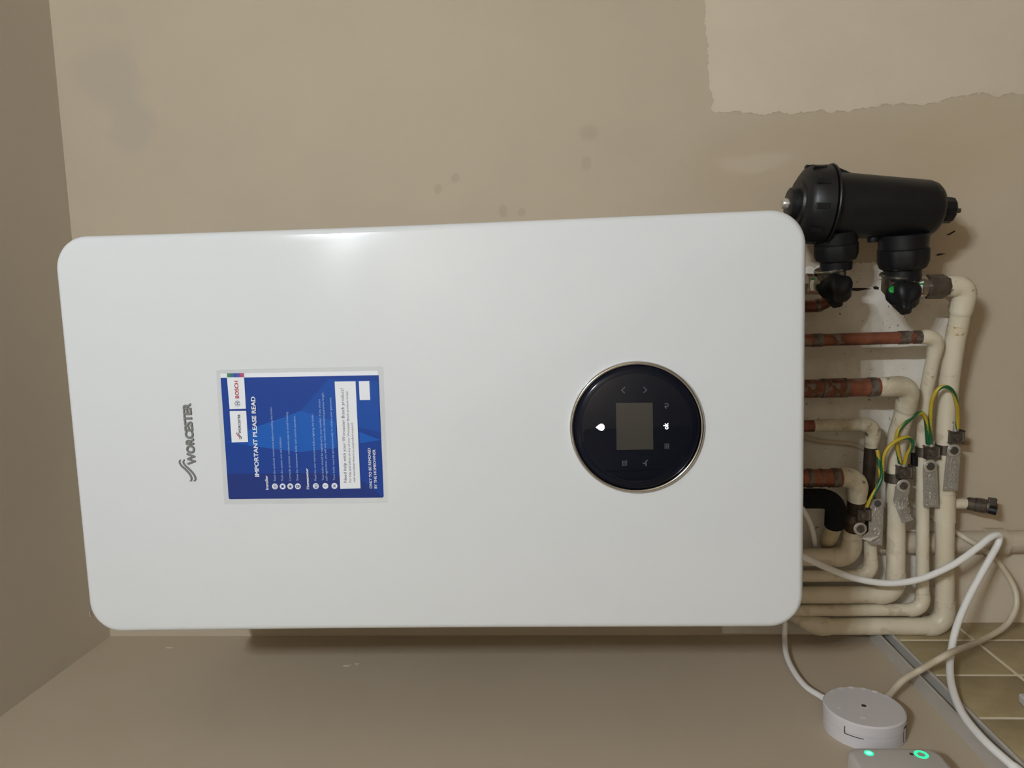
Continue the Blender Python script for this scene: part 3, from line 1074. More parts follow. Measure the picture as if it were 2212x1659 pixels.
# ---- innermost 22 mm pipe
E1 = P(1853, 1031, 0.068)
ptsE = [upto(E1, ZTOP), E1] + [P(*q) for q in ((1851, 1078, 0.060), (1842, 1150, 0.041), (1837, 1203, 0.036))]
ptsE += [Vector((P(1760, 1203, 0.036).x, -0.036, ZB + 0.05)), Vector((P(1760, 1203, 0.036).x, 0.0, ZB + 0.07))]
pe, pathE = pipe_thing("painted_pipe", "thick pipe with short copper top and yellowed elbow, beside the black foam elbow", ptsE, 0.020)
sE, sE2, sE3 = near_s(pathE, P(1816, 1030, 0.068)), near_s(pathE, P(1850, 1079, 0.06)), near_s(pathE, P(1843, 1143, 0.043))
sweep("copper_section", sub_path(pathE, 0, sE), R22, 'copper', pe, 22)
sweep("pipe_run", sub_path(pathE, sE, sE2), R22 + 0.0004, 'pipedirty', pe, 22, wob=0.015)
sweep("bare_section", sub_path(pathE, sE2, sE3), R22 - 0.0003, 'browncopper', pe, 22)
sweep("pipe_run", sub_path(pathE, sE3, 99), R22 + 0.0004, 'pipe', pe, 22, wob=0.012)
elbow(pe, pathE, P(1846, 1040, 0.066), R22, 0.020, 'pipedirty')
elbow(pe, pathE, P(1832, 1194, 0.036), R22, 0.022)
collar(pe, pathE, P(1748, 1030, 0.068), 0.003, R22 + 0.0009, 'solder', "solder_joint")
collar(pe, pathE, P(1773, 1030, 0.068), 0.0012, R22 + 0.0007, 'solder', "solder_joint")
collar(pe, pathE, P(1803, 1030, 0.068), 0.004, R22 + 0.0009, 'solder', "solder_joint")

# ---- short copper stub behind the upper filter valve
G1 = P(1792, 655, 0.050)
ptsG = [upto(P(1760, 661, 0.050), ZTOP), P(1772, 661, 0.050), P(1803, 640, 0.062)]
pg, pathG = pipe_thing("copper_pipe", "short bent copper pipe behind the upper filter valve", ptsG, 0.02)
sweep("pipe_run", pathG, R15, 'copper', pg)
collar(pg, pathG, P(1768, 661, 0.050), 0.003, R15 + 0.0008, 'solder', "solder_joint")

# ---- condensate: black insulated elbow and cream plastic pipe
Fp = [upto(P(1740, 1074, 0.075), ZTOP - 0.002), P(1806, 1077, 0.075), P(1803, 1134, 0.058)]
pf = thing("condensate_pipe", "cream plastic pipe wrapped in a fat black foam elbow under the boiler", "pipe", P(1790, 1170, 0.02))
pathF = fillet(Fp, 0.022)
sweep("foam_elbow", pathF, 0.0126, 'rubber', pf, 24, "matt black foam insulation elbow")
sweep("plastic_pipe", [P(1803, 1128, 0.059), P(1797, 1148, 0.044), P(1791, 1164, 0.024), P(1788, 1174, 0.0)], 0.0104, 'condensate', pf, 22)

# ---- waste pipe on the wall
W0, W1 = P(1835, 1171, 0.008), P(2330, 1171, 0.008)
W0.z += 0.0
W1 = Vector((W0.x, W0.y, 0.0))
pw = thing("waste_pipe", "straight waste pipe against the wall, painted the same beige as the wall", "pipe", W1.copy())
XW = P(2110, 1171, 0.008).x
sweep("pipe_run", [Vector((XW, -0.008, W0.z)), Vector((XW, -0.008, (W0.z + W1.z) / 2)), Vector((XW, -0.008, W1.z))], 0.0150, 'wallpipe', pw, 24)
za, zb = P(2127, 1171, 0.008).z, P(2167, 1171, 0.008).z
sweep("coupling", [Vector((XW, -0.008, za)), Vector((XW, -0.008, (za + zb) / 2)), Vector((XW, -0.008, zb))], 0.0185, 'wallpipe', pw, 24)

# ---- drain cock below the tee
dc = thing("drain_cock", "dark tarnished brass drain cock sticking down from the lowest pipe", "valve", P(2110, 1090, 0.036))
da, db = P(2088, 1087, 0.037), P(2150, 1097, 0.044)
dd = (db - da)
dl = dd.length
lathe("body", da, dd, [(0.0070, 0), (0.0084, 0.002), (0.0086, dl * 0.22), (0.0078, dl * 0.25), (0.0092, dl * 0.30), (0.0096, dl * 0.60), (0.0088, dl * 0.63), (0.0092, dl * 0.67), (0.0090, dl * 0.93), (0.0078, dl)],
      'clamp', dc, 14, angle=25)
lathe("hose_nozzle", P(2136, 1100, 0.050), P(2152, 1104, 0.054) - P(2136, 1100, 0.050), [(0.0055, 0), (0.0058, 0.006), (0.0056, 0.0085), (0.0040, 0.0085), (0.0040, 0.005)], 'knob', dc, 20)
bm = bmesh.new()
q = P(2144, 1081, 0.046)
u, v, w = frame(dd)
obox(bm, q, w, u, v, 0.008, 0.0050, 0.0050, 0.0006)
from_bm("square_spindle", bm, 'clamp', dc)

# ================================================================== earth clamps
def earth_clamp(label, path, at, r, block, washer, tagpx, h0, flapless=True):
    t = thing("earth_clamp", label, "clamp", at, "earth bonding clamps on the pipes")
    s = near_s(path, at)
    sp = sub_path(path, s - 0.0062, s + 0.0062)
    if len(sp) == 2:
        sp = [sp[0], sp[0].lerp(sp[1], .5), sp[1]]
    sweep("strap", sp, r + 0.0018, 'clamp', t, 22, "metal band around the pipe")
    # clamping block with its screw
    c = P(block[0], block[1], h0 + 0.004)
    bm = bmesh.new()
    obox(bm, c, X_, NF, Z_, 0.0145, 0.011, 0.0165, 0.0015)
    blk = from_bm("screw_block", bm, 'clamp', t)
    lathe("screw", c + NF * 0.0055, NF, [(0.0048, 0), (0.0048, 0.002), (0.0043, 0.0028), (0.0018, 0.0030)], 'screwm', blk, 20)
    # wire tunnel
    c2 = P(block[0] + 1, block[1] - 18, h0 + 0.003)
    lathe("wire_tunnel", c2, X_ * -1, [(0.0042, -0.004), (0.0042, 0.006)], 'tagmetal', t, 16)
    # tag strip
    rows = tagpx
    bm = bmesh.new()
    fr, bc = [], []
    for (x0, y0, x1, y1, hh) in rows:
        fr.append([bm.verts.new(P(x0, y0, hh)), bm.verts.new(P(x1, y1, hh))])
        bc.append([bm.verts.new(P(x0, y0, hh) - NF * 0.0008), bm.verts.new(P(x1, y1, hh) - NF * 0.0008)])
    for i in range(len(rows) - 1):
        bm.faces.new((fr[i][0], fr[i][1], fr[i + 1][1], fr[i + 1][0]))
        bm.faces.new((bc[i][0], bc[i + 1][0], bc[i + 1][1], bc[i][1]))
        for k in (0, 1):
            bm.faces.new((fr[i][k], fr[i + 1][k], bc[i + 1][k], bc[i][k]))
    bm.faces.new((fr[0][0], bc[0][0], bc[0][1], fr[0][1]))
    bm.faces.new((fr[-1][0], fr[-1][1], bc[-1][1], bc[-1][0]))
    tg = from_bm("warning_tag", bm, 'tagmetal', t, True, "bright metal strip embossed with a warning", 50)
    # washer and screw holding the tag
    wc = P(washer[0], washer[1], rows[0][4] + 0.0003)
    lathe("washer", wc, NF, [(0.0082, -0.0006), (0.0082, 0.0006), (0.0076, 0.0009)], 'steel', t, 24)
    sc = lathe("lock_screw", wc, NF, [(0.0050, 0.0), (0.0050, 0.0020), (0.0042, 0.0030)], 'screwm', t, 20)
    bm = bmesh.new()
    an = 0.4
    obox(bm, wc + NF * 0.0031, X_ * math.cos(an) + Z_ * math.sin(an), NF, Z_ * math.cos(an) - X_ * math.sin(an), 0.0078, 0.0006, 0.0011)
    from_bm("screw_slot", bm, 'groove', sc, False)
    # embossed words in lines along the strip
    words = ["SAFETY ELECTRICAL", "CONNECTION", "DO NOT REMOVE"]
    (ax0, ay0, ax1, ay1, ah), (bx0, by0, bx1, by1, bh) = rows[1], rows[-1]
    for k, wd in enumerate(words):
        f = 0.30 + 0.27 * k
        p0 = P(bx0 + (bx1 - bx0) * f, by0 + (by1 - by0) * f, bh)
        p1 = P(ax0 + (ax1 - ax0) * f, ay0 + (ay1 - ay0) * f, ah)
        e = p0.lerp(p1, 0.93)
        st = p0.lerp(p1, 0.06)
        d = (p1 - p0).normalized()
        nn = d.cross(Z_).normalized()
        if nn.y > 0:
            nn = -nn
        put_text("embossed_words", wd, st + nn * 0.0001, e + nn * 0.0001, 0.0036, nn, 'steel', tg, depth=0.0006)
    return t


TH = 0.053
earth_clamp("earth clamp with a straight metal tag on the lowest thick pipe", pathA, P(2041, 968, 0.036), R22, (2063, 943), (2060, 973),
            [(2046, 970, 2075, 968, TH + .001), (2045, 982, 2075, 981, TH), (2037, 1060, 2069, 1060, TH)], 0.046)
earth_clamp("earth clamp with a straight metal tag on the slim pipe next to the lowest one", pathB, P(1993, 975, 0.037), R15, (2011, 976), (2009, 1007),
            [(1995, 1004, 2025, 1002, TH + .001), (1994, 1018, 2025, 1017, TH), (1996, 1096, 2028, 1096, TH)], 0.044)
earth_clamp("earth clamp whose metal tag is bent sideways", pathC, P(1936, 1030, 0.036), R22, (1952, 1019), (1951, 1049),
            [(1934, 1050, 1965, 1052, TH + .001), (1933, 1062, 1964, 1064, TH), (1930, 1082, 1958, 1091, TH + .001), (1940, 1108, 1966, 1110, TH + .006),
             (1949, 1130, 1973, 1123, TH + .014)], 0.048)
c4 = earth_clamp("earth clamp with a dull wide tag between the brown pipe and the foam elbow", pathE, P(1847, 1112, 0.050), R22 - 0.0003, (1862, 1110), (1858, 1142),
                 [(1878, 1079, 1908, 1078, 0.064), (1877, 1090, 1909, 1090, 0.063), (1876, 1176, 1906, 1179, 0.060)], 0.058)
prism("folded_flap", [P(1858, 1163, 0.062), P(1878, 1147, 0.066), P(1900, 1158, 0.068), P(1880, 1170, 0.066)], Vector((0, 0.0008, 0)), 'tagmetal', c4)
lathe("tag_hole", P(1896, 1088, 0.0642), NF, [(0.0042, -0.0004), (0.0042, 0.0002)], 'groove', c4, 20)

# small black clip between the clamps
ob = box("cable_clip", P(1968, 1003, 0.032), P(1982, 982, 0.040), 'knob', None, 0.0008, 2)
tag(ob, "small black plastic clip between the earth clamps", "clip")


# ================================================================== earth wires
def wire(label, pts, off=0.0):
    path = cat_rom([P(*q) for q in pts], 14)

    def st(i, k):
        return 1 if ((k + off + 1.7 * i) % 1.0) < 0.45 else 0
    o = sweep("earth_wire", path, 0.0024, ['yellow', 'green'], None, 24, None, st)
    tag(o, label, "wire", "green and yellow earth wires")


wire("tall arched green and yellow earth wire between the two straight metal tags",
     [(2068, 926, .052), (2069, 905, .058), (2067, 875, .068), (2058, 846, .076), (2042, 835, .078), (2025, 842, .076), (2014, 864, .072),
      (2010, 900, .064), (2010, 930, .056), (2010, 958, .051)], 0.55)
wire("slanting green and yellow earth wire joining the slim pipe tag and the sideways bent tag",
     [(2004, 958, .049), (2002, 930, .056), (1999, 903, .062), (1990, 892, .066), (1976, 898, .068), (1955, 914, .069), (1940, 932, .068), (1936, 950, .065),
      (1939, 972, .060), (1944, 1000, .055)], 0.25)
wire("looping green and yellow earth wire hanging from the sideways bent tag to the foam elbow",
     [(1954, 1002, .055), (1958, 985, .060), (1968, 968, .066), (1971, 954, .068), (1960, 945, .070), (1938, 951, .072), (1919, 967, .072), (1908, 987, .070),
      (1906, 1012, .068), (1904, 1032, .068), (1897, 1050, .069), (1885, 1070, .070), (1872, 1095, .066)], 0.85)
wire("short green and yellow earth wire lying along the brown pipe",
     [(1895, 972, .056), (1898, 992, .058), (1900, 1014, .060), (1902, 1036, .061), (1896, 1046, .060)], 0.1)

# ================================================================== magnetic filter
FH = 0.100
fa, fb = P(1701, 440.2, FH), P(2072, 455.0, FH)
fd = (fb - fa).normalized()


def FT(px):
    """distance along the filter's axis of a picture column"""
    a, b = 1701.0, 2072.0
    k = (px - a) / (b - a)
    return (P(px, 440.2 + 14.8 * k, FH) - fa).dot(fd)


filt = thing("magnetic_filter", "black plastic magnetic filter canister beside the boiler's lower corner", "filter", fb.copy())
PXM = 0.851 / FPX
body_prof = [(60 * PXM, FT(1786)), (70 * PXM, FT(1790)), (69 * PXM, FT(1830)), (65 * PXM, FT(1910)), (61 * PXM, FT(1996)), (57 * PXM, FT(2010)),
             (49 * PXM, FT(2020)), (37 * PXM, FT(2027)), (26 * PXM, FT(2030))]
lathe("canister", fa, fd, body_prof, 'black', filt, 48, angle=50)
lathe("flange", fa, fd, [(72 * PXM, FT(1781)), (86 * PXM, FT(1782)), (87.5 * PXM, FT(1784.5)), (86 * PXM, FT(1787)), (70 * PXM, FT(1789))], 'black', filt, 56)


def rip(an, t):
    return 0.014 if (an / (2 * math.pi) * 14) % 1.0 < 0.18 else 0.0


lathe("screw_cap", fa, fd, [(45 * PXM, FT(1717)), (53 * PXM, FT(1718)), (55 * PXM, FT(1723)), (65 * PXM, FT(1725)), (75 * PXM, FT(1732)), (80 * PXM, FT(1742)), (83 * PXM, FT(1758)), (85 * PXM, FT(1778)), (75 * PXM, FT(1780.5))],
      'black', filt, 56, "ribbed black screw cap")
uu, vv, ww = frame(fd)
for k in range(10):
    an = 2 * math.pi * (k + 0.25) / 10
    rad = uu * math.cos(an) + vv * math.sin(an)
    bm = bmesh.new()
    obox(bm, fa + fd * FT(1750) + rad * (82.0 * PXM), fd, rad, fd.cross(rad), 0.014, 0.0030, 0.0050, 0.0006)
    from_bm("grip_rib", bm, 'black', filt)
lathe("cap_button", fa, fd, [(31 * PXM, FT(1702)), (34 * PXM, FT(1704)), (35 * PXM, FT(1720))], 'black', filt, 36)
lathe("air_vent", fa, fd, [(10 * PXM, FT(1689)), (11.5 * PXM, FT(1691)), (11.5 * PXM, FT(1703))], 'steel', filt, 24, "bright metal air vent on the cap")
lathe("drain_plug", fa, fd, [(30 * PXM, FT(2026)), (29 * PXM, FT(2029)), (27.5 * PXM, FT(2053)), (25 * PXM, FT(2056))], 'black', filt, 12, angle=25)
lathe("drain_screw", fa, fd, [(5 * PXM, FT(2054)), (5 * PXM, FT(2074))], 'screwm', filt, 16)
# gusset ribs under the flange on the side away from the boiler
for sgn, off in ((1, 0.0),):
    rad = Vector((1, -0.15, 0)).normalized()
    base = fa + rad * (66 * PXM)
    prism("gusset_rib", [fa + rad * (64 * PXM) + fd * FT(1788), fa + rad * (86 * PXM) + fd * FT(1788), fa + rad * (83 * PXM) + fd * FT(1796),
                         fa + rad * (70 * PXM) + fd * FT(1832), fa + rad * (62 * PXM) + fd * FT(1832)], Vector((0, 0.010, 0)), 'black', filt)
pk = P(1886, 519, FH)
lathe("side_nub", P(1886, 508, FH), P(1886, 522, FH) - P(1886, 508, FH), [(0.0066, 0), (0.0066, 0.006), (0.0056, 0.0085)], 'black', filt, 20)
# ports and union nuts
for (x0, y0, x1, y1, rr) in ((1806, 500, 1806, 582, 43), (1952, 505, 1949, 604, 49)):
    a_, b_ = P(x0, y0, FH), P(x1, y1, FH - 0.008)
    d_ = b_ - a_
    L = d_.length
    pt = lathe("port", a_, d_, [(rr * 1.04 * PXM, 0), (rr * 1.0 * PXM, L * 0.30), (rr * 0.8 * PXM, L * 0.40), (rr * 0.76 * PXM, L * 1.0)], 'black', filt, 36)

    def hexr(an, t):
        return 0.035 * math.cos(8 * an)
    lathe("union_nut", a_, d_, [(rr * 0.98 * PXM, L * 0.30), (rr * 1.06 * PXM, L * 0.33), (rr * 1.06 * PXM, L * 0.58), (rr * 0.96 * PXM, L * 0.72), (rr * 0.80 * PXM, L * 0.77)],
          'black', pt, 48, None, hexr)


# ================================================================== isolation valves of the filter
def iso_valve(label, c_px, ring_px, ring_r, knob_px, tip_px, up_pts, down_pts, green, sticker):
    h = 0.088
    c = P(*c_px, h)
    t = thing("isolation_valve", label, "valve", c, "black-knobbed valves of the filter")
    # horizontal socket that takes the filter's union
    ra = P(*ring_px, h + 0.004)
    d = (c - ra)
    lathe("valve_socket", ra, d, [(ring_r * 1.0, 0), (ring_r * 1.06, 0.0012), (ring_r * 1.06, 0.003), (ring_r * 0.92, 0.0045), (ring_r * 0.9, d.length + 0.003),
                                  (ring_r * 0.62, d.length + 0.010)], 'nickel', t, 36, "shiny nickel socket")
    if up_pts:
        a, b, r = up_pts
        a, b = P(*a, h), P(*b, h)
        lathe("outlet_nut", a, b - a, [(r * 0.9, 0), (r, 0.002), (r, (b - a).length * 0.55), (r * 0.86, (b - a).length * 0.62), (r * 0.84, (b - a).length)], 'nickel', t, 8, angle=20)
    if down_pts:
        a, b, r = down_pts
        a, b = P(*a, h), P(*b, h - 0.003)
        L = (b - a).length
        lathe("outlet_body", a, b - a, [(r * 1.0, 0), (r * 1.0, L * 0.42), (r * 0.78, L * 0.52), (r * 0.72, L * 0.55)], 'nickel', t, 32)
        lathe("outlet_nut", a + (b - a) * 0.52, b - a, [(r * 0.8, 0), (r * 0.98, 0.0015), (r * 0.98, L * 0.40), (r * 0.86, L * 0.48)], 'clamp', t, 8, angle=20)
    # lobed black knob, facing left and to the front
    kc = P(*knob_px, h + 0.022)
    kt = P(*tip_px, h + 0.030)
    kd = (kt - kc).normalized() + NF * 0.35
    kd.normalize()

    def lob(an, tt):
        return 0.09 * math.cos(5 * an + 0.6)
    start = c + (kc - c) * 0.25
    lathe("knob", kc - kd * 0.017, kd, [(0.0110, 0.0), (0.0170, 0.003), (0.0185, 0.009), (0.0178, 0.016), (0.0140, 0.0225), (0.0085, 0.0255), (0.0078, 0.034), (0.0055, 0.0365)], 'knob', t, 50,
          "lobed black plastic knob", lob)
    bm = bmesh.new()
    lathe("knob_stem", c, (kc - c), [(0.012, 0), (0.012, (kc - c).length)], 'nickel', t, 24)
    if green:
        g = P(*green, h + 0.0235)
        n = (NF + X_ * 0.5 - Z_ * -0.1).normalized()
        lathe("green_indicator", g, n, [(0.0044, -0.0025), (0.0044, 0.0), (0.0038, 0.0004)], 'sticker_green', t, 24, "small bright green dot")
    return t


v1 = iso_valve("filter valve tucked under the boiler edge, upper of the pair", (1800, 617), (1795, 578), 0.0185, (1806, 632), (1802, 662),
               ((1788, 615), (1700, 612), 0.0125), None, None, None)
v2 = iso_valve("filter valve with a green dot, lower of the pair, above the cream elbow", (1940, 622), (1943, 590), 0.0205, (1953, 646), (1949, 680),
               None, ((1950, 620), (2044, 619), 0.0150), (1929, 625), None)
# printed paper bands on the valves
def band(parent, x0, x1, y0, y1, r, h, bits):
    """paper strip bent round the front of a vertical round body"""
    ctr = P((x0 + x1) / 2, (y0 + y1) / 2 , h)
    zt, zb_ = P(x0, y0, h + r).z, P(x1, y0, h + r).z
    bm = bmesh.new()
    n = 8
    rows = []
    for i in range(n + 1):
        k = i / n
        y = y0 + (y1 - y0) * k
        p = P((x0 + x1) / 2, y, h)
        dx = p.x - ctr.x
        dep = math.sqrt(max(0.0, r * r - dx * dx))
        sl = -0.0016 * (k - 0.5) ** 2 * 8
        rows.append([bm.verts.new((p.x, -h - dep, zt + sl)), bm.verts.new((p.x, -h - dep, zb_ + sl))])
    for i in range(n):
        f = bm.faces.new((rows[i][0], rows[i][1], rows[i + 1][1], rows[i + 1][0]))
        f.material_index = bits(i / n)
    from_bm("paper_band", bm, ['paper', 'sticker_green', 'sticker_red', 'ink'], parent, False, "white printed paper band")


band(v2, 1984, 1993, 608, 641, 0.0156, 0.088, lambda k: 1 if 0.1 < k < 0.2 else (2 if 0.7 < k < 0.8 else 0))
band(v1, 1749, 1757, 602, 632, 0.0130, 0.088, lambda k: 1 if k < 0.1 else (2 if 0.8 < k else 0))


# ================================================================== cables
def cable(name, label, pts, r, material):
    path = cat_rom(pts, 10)
    o = sweep(name, path, r, material, None, 16)
    return tag(o, label, "cable")


c1s = P(1737, 1203, 0.125)
cable("power_cable", "thick white flex sweeping across the pipes, looping back and trailing along the tile trim",
      [Vector((c1s.x + 0.03, c1s.y, ZB + 0.0)), P(1737, 1203, 0.118), P(1790, 1228, 0.104), P(1850, 1250, 0.094), P(1920, 1260, 0.088), P(1990, 1250, 0.085),
       P(2060, 1219, 0.082), P(2110, 1184, 0.076), P(2140, 1160, 0.070), P(2158, 1157, 0.064), P(2156, 1174, 0.062), P(2140, 1204, 0.070), P(2115, 1248, 0.082),
       P(2088, 1300, 0.098), P(2066, 1355, 0.118), PL(2055, 1405, 0.046), PL(2052, 1450, 0.036), PL(2060, 1496, 0.031), PL(2082, 1546, 0.028), PL(2125, 1598, 0.027),
       PL(2180, 1648, 0.026), PL(2250, 1708, 0.026), Vector((0.026, -0.60, 1.291)), Vector((0.026, -1.0, 1.291)), Vector((0.026, -1.42, 1.291))], 0.0041, 'cablewhite')
cable("beige_cable", "beige flex from the round junction box curling back behind the pipes",
      [PL(1916, 1507, 0.017), PL(1932, 1488, 0.019), PL(1955, 1466, 0.025), PL(1990, 1446, 0.034), PL(2050, 1412, 0.060), P(2115, 1385, 0.090), P(2168, 1355, 0.062), P(2193, 1318, 0.050),
       P(2194, 1280, 0.042), P(2177, 1243, 0.036), P(2152, 1210, 0.032), P(2120, 1184, 0.031), P(2088, 1164, 0.027), P(2060, 1147, 0.016), P(2020, 1121, 0.010), P(1980, 1096, 0.008), P(1955, 1080, 0.008)],
      0.0037, 'cablebeige')
cable("white_cable", "thin white cable dropping from behind the boiler to the round junction box",
      [Vector((0.20, -0.09, ZB + 0.004)), Vector((0.16, -0.085, ZB - 0.02)), P(1672, 1322, 0.064), P(1694, 1340, 0.042), PL(1695, 1376, 0.016), PL(1699, 1415, 0.010), PL(1716, 1452, 0.008), PL(1742, 1484, 0.009),
       PL(1778, 1507, 0.014)], 0.0034, 'cablewhite')
s0_ = P(1738, 1106, 0.060)
cable("sensor_lead", "thin white lead curving down beside the black foam elbow",
      [upto(P(1690, 1080, 0.104), ZB + 0.004), P(1718, 1093, 0.102), P(1738, 1108, 0.098), P(1750, 1130, 0.082), P(1758, 1158, 0.050), P(1760, 1180, 0.019), P(1760, 1200, 0.012), P(1758, 1216, 0.011)], 0.0032, 'cablewhite')
cable("thin_cable", "faint thin painted cable on the wall behind the brown pipe",
      [P(1735, 944, 0.006), P(1765, 952, 0.006), P(1800, 956, 0.006), P(1840, 960, 0.006), P(1866, 969, 0.006), P(1900, 985, 0.006)], 0.0032, 'wallpipe')

# ================================================================== round junction box on the left wall
JR, JH = 0.0408, 0.027
jc = PL(1866, 1525, JH)
jb = thing("junction_box", "round white plastic junction box on the side wall with embossed rim marks", "junction box", Vector((0, jc.y, jc.z)))
jo = Vector((0.0, jc.y, jc.z))
lathe("base", jo, X_, [(JR, 0.0), (JR, 0.0146), (JR - 0.0008, 0.0150)], 'boxwhite', jb, 64)
lid = lathe("lid", jo, X_, [(JR - 0.0010, 0.0147), (JR + 0.0003, 0.0153), (JR + 0.0003, JH - 0.0015), (JR - 0.0014, JH)], 'boxwhite', jb, 64)
cs = PL(1865, 1515, JH)
lathe("screw_hole", Vector((JH - 0.001, jc.y, jc.z)), X_, [(0.0042, 0.0), (0.0042, 0.0014), (0.0034, 0.0014), (0.0034, 0.0011)], 'boxmark', lid, 24)
lathe("screw_head", Vector((JH - 0.001, jc.y, jc.z)), X_, [(0.0026, 0.0), (0.0026, 0.0016)], 'groove', lid, 20)


def z66(x, y):
    return (1760 + x / 7.373, 1450 + y / 7.373)


for q in ((275, 325), (410, 275), (575, 262), (775, 280), (955, 325), (1140, 400), (390, 590), (765, 740)):
    p = PL(*z66(*q), JH)
    rd = Vector((0, p.y - jc.y, p.z - jc.z)).normalized()
    tn = X_.cross(rd)
    bm = bmesh.new()
    for s in (-1, 1):
        obox(bm, p + rd * (0.0013 * s) + X_ * 0.0002, tn, rd, X_, 0.0050, 0.0007, 0.0003)
        obox(bm, p + tn * (0.0017 * s) + X_ * 0.0002, rd, tn, X_, 0.0016, 0.0007, 0.0003)
    from_bm("rim_mark", bm, 'boxmark', lid, False)


def on_side(an, x0, x1, wd, name, material, parent, lift=0.0002):
    rd = Vector((0, math.cos(an), math.sin(an)))
    tn = X_.cross(rd)
    bm = bmesh.new()
    obox(bm, jo + X_ * ((x0 + x1) / 2) + rd * (JR + lift - 0.0012), X_, tn, rd, x1 - x0, wd, 0.0024)
    return from_bm(name, bm, material, parent, False)


# the side of the box turned to the room's front: angles measured from +Y towards +Z
aL = math.radians(180 - 48)
on_side(aL, 0.0125, 0.0205, 0.0010, "moulded_line", 'groove', lid, 0.0006)
for k in range(6):
    on_side(aL + 0.075 * (k + 0.5), 0.0122, 0.0130, 0.0036, "moulded_line", 'groove', lid, 0.0003)
aR = math.radians(180 + 50)
on_side(aR, 0.004, 0.0205, 0.0085, "cable_knockout", 'groove', jb, 0.0003)
on_side(aR - 0.03, 0.0045, 0.0180, 0.0050, "knockout_plate", 'boxwhite', jb, 0.0006)

# ================================================================== small hub with green lights on the left wall
HX = 0.034
hy, hz1, hz0 = -0.3115, 1.4505, 1.3635
hub = thing("smart_hub", "pale square plastic hub on the side wall with two glowing green lights", "hub", (0, hy - 0.045, (hz0 + hz1) / 2))
bm = bmesh.new()
lay = [(0.0, 0.0), (0.0, HX - 0.0055), (0.0010, HX - 0.0022), (0.0030, HX - 0.0006), (0.0055, HX)]
rr = 0.014
rg = []
for ins, x in lay:
    ring = []
    y1_, y0_, z1_, z0_ = hy - ins, hy - 0.092 + ins, hz1 - ins, hz0 + ins
    r_ = rr - ins
    for cy, cz, a0 in ((y1_ - r_, z1_ - r_, 0), (y0_ + r_, z1_ - r_, 90), (y0_ + r_, z0_ + r_, 180), (y1_ - r_, z0_ + r_, 270)):
        for k in range(9):
            an = math.radians(a0 + 90 * k / 8)
            ring.append(bm.verts.new((x, cy + r_ * math.cos(an), cz + r_ * math.sin(an))))
    rg.append(ring)
for i in range(len(rg) - 1):
    n = len(rg[i])
    for k in range(n):
        bm.faces.new((rg[i][k], rg[i][(k + 1) % n], rg[i + 1][(k + 1) % n], rg[i + 1][k]))
bm.faces.new(rg[-1])
bm.faces.new(rg[0][::-1])
from_bm("shell", bm, 'hub', hub, True, None, 30)
g1, g2, g3 = PL(1877, 1627, HX), PL(1990, 1630, HX), PL(1969, 1629, HX)
lathe("status_light", g1, X_, [(0.0042, -0.0005), (0.0042, 0.0002)], 'ledgreen', hub, 28, "round green light")
lathe("light_core", g1, X_, [(0.0028, -0.0004), (0.0028, 0.0003)], 'ledcore', hub, 24)
bm = bmesh.new()
NN = 36
prof = [(0.0062, 0.0), (0.0062, 0.0003), (0.0037, 0.0003), (0.0037, 0.0)]
rv = [[bm.verts.new(g2 + X_ * t + Vector((0, r * math.cos(2 * math.pi * k / NN), r * math.sin(2 * math.pi * k / NN)))) for k in range(NN)] for r, t in prof]
for i in range(4):
    for k in range(NN):
        bm.faces.new((rv[i][k], rv[i][(k + 1) % NN], rv[(i + 1) % 4][(k + 1) % NN], rv[(i + 1) % 4][k]))
from_bm("ring_light", bm, 'ledgreen', hub, False, "green ring of light round a button")
lathe("sensor_hole", g3, X_, [(0.0019, -0.0005), (0.0019, 0.0002)], 'groove', hub, 16)

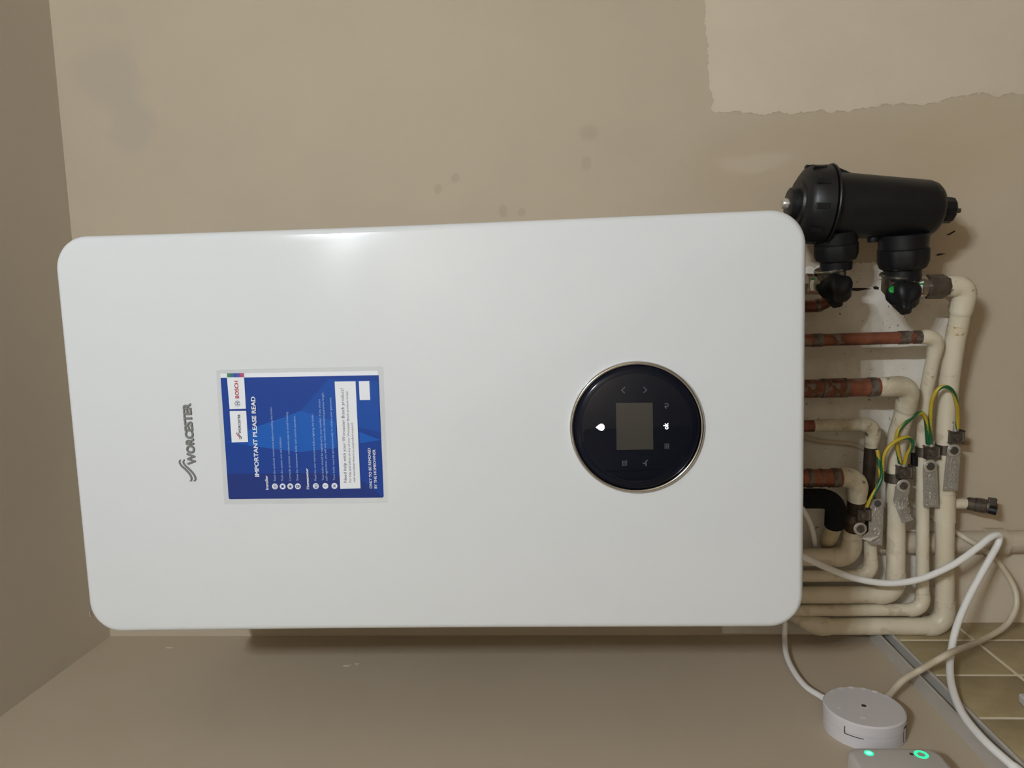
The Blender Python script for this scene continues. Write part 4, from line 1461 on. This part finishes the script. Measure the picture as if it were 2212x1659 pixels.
# ================================================================== socket plate on the tiles, cut by the frame
sk = PL(2199, 1497, TX + 0.0105)
so = thing("wall_socket", "white electrical socket plate fixed on the olive tiles", "socket", (TX, sk.y - 0.073, sk.z - 0.043))
box("face_plate", (TX, sk.y - 0.146, sk.z - 0.086), (TX + 0.0105, sk.y, sk.z), 'socket', so, 0.002, 3)
for k in (0, 1):
    yc = sk.y - 0.038 - 0.070 * k
    for dy, dz, wy, wz in ((0, 0.0, 0.0045, 0.009), (-0.011, -0.022, 0.007, 0.0045), (0.011, -0.022, 0.007, 0.0045)):
        box("pin_slot", (TX + 0.0103, yc + dy - wy / 2, sk.z - 0.045 + dz - wz / 2), (TX + 0.0107, yc + dy + wy / 2, sk.z - 0.045 + dz + wz / 2), 'groove', so)
    box("rocker_switch", (TX + 0.0102, yc - 0.006, sk.z - 0.030), (TX + 0.0130, yc + 0.006, sk.z - 0.014), 'socket', so, 0.001)

# ================================================================== ceiling spotlight bar behind the camera: the room's only lamp
LAMPS = [(0.925, -1.57), (0.955, -1.68), (0.985, -1.79)]
la = thing("ceiling_spotlight", "white ceiling bar with three small spotlights", "lamp", (LAMPS[1][0], LAMPS[1][1], ROOM_H))
bm = bmesh.new()
lx = Vector((LAMPS[2][0] - LAMPS[0][0], LAMPS[2][1] - LAMPS[0][1], 0)).normalized()
obox(bm, Vector((LAMPS[1][0], LAMPS[1][1], ROOM_H - 0.009)), lx, Vector((-lx.y, lx.x, 0)), Z_, 0.34, 0.05, 0.018, 0.004)
from_bm("bar", bm, 'lamp_white', la)
for x, y in LAMPS:
    c = Vector((x, y, ROOM_H - 0.018))
    hd = lathe("lamp_head", c, Vector((0, 0, -1)), [(0.022, 0.0), (0.026, 0.004), (0.026, 0.010)], 'lamp_white', la, 28)
    lathe("lens", c + Vector((0, 0, -0.010)), Vector((0, 0, -1)), [(0.021, 0.0), (0.019, 0.004), (0.010, 0.006)], 'lens', hd, 24)
    ld = bpy.data.lights.new("spot_bulb", 'POINT')
    ld.energy = LAMP_W
    ld.color = LAMP_COL
    ld.shadow_soft_size = 0.014
    lo_ = bpy.data.objects.new("spot_bulb", ld)
    COL.objects.link(lo_)
    lo_.parent = la
    lo_.location = Vector((x, y, ROOM_H - 0.050)) - la.location
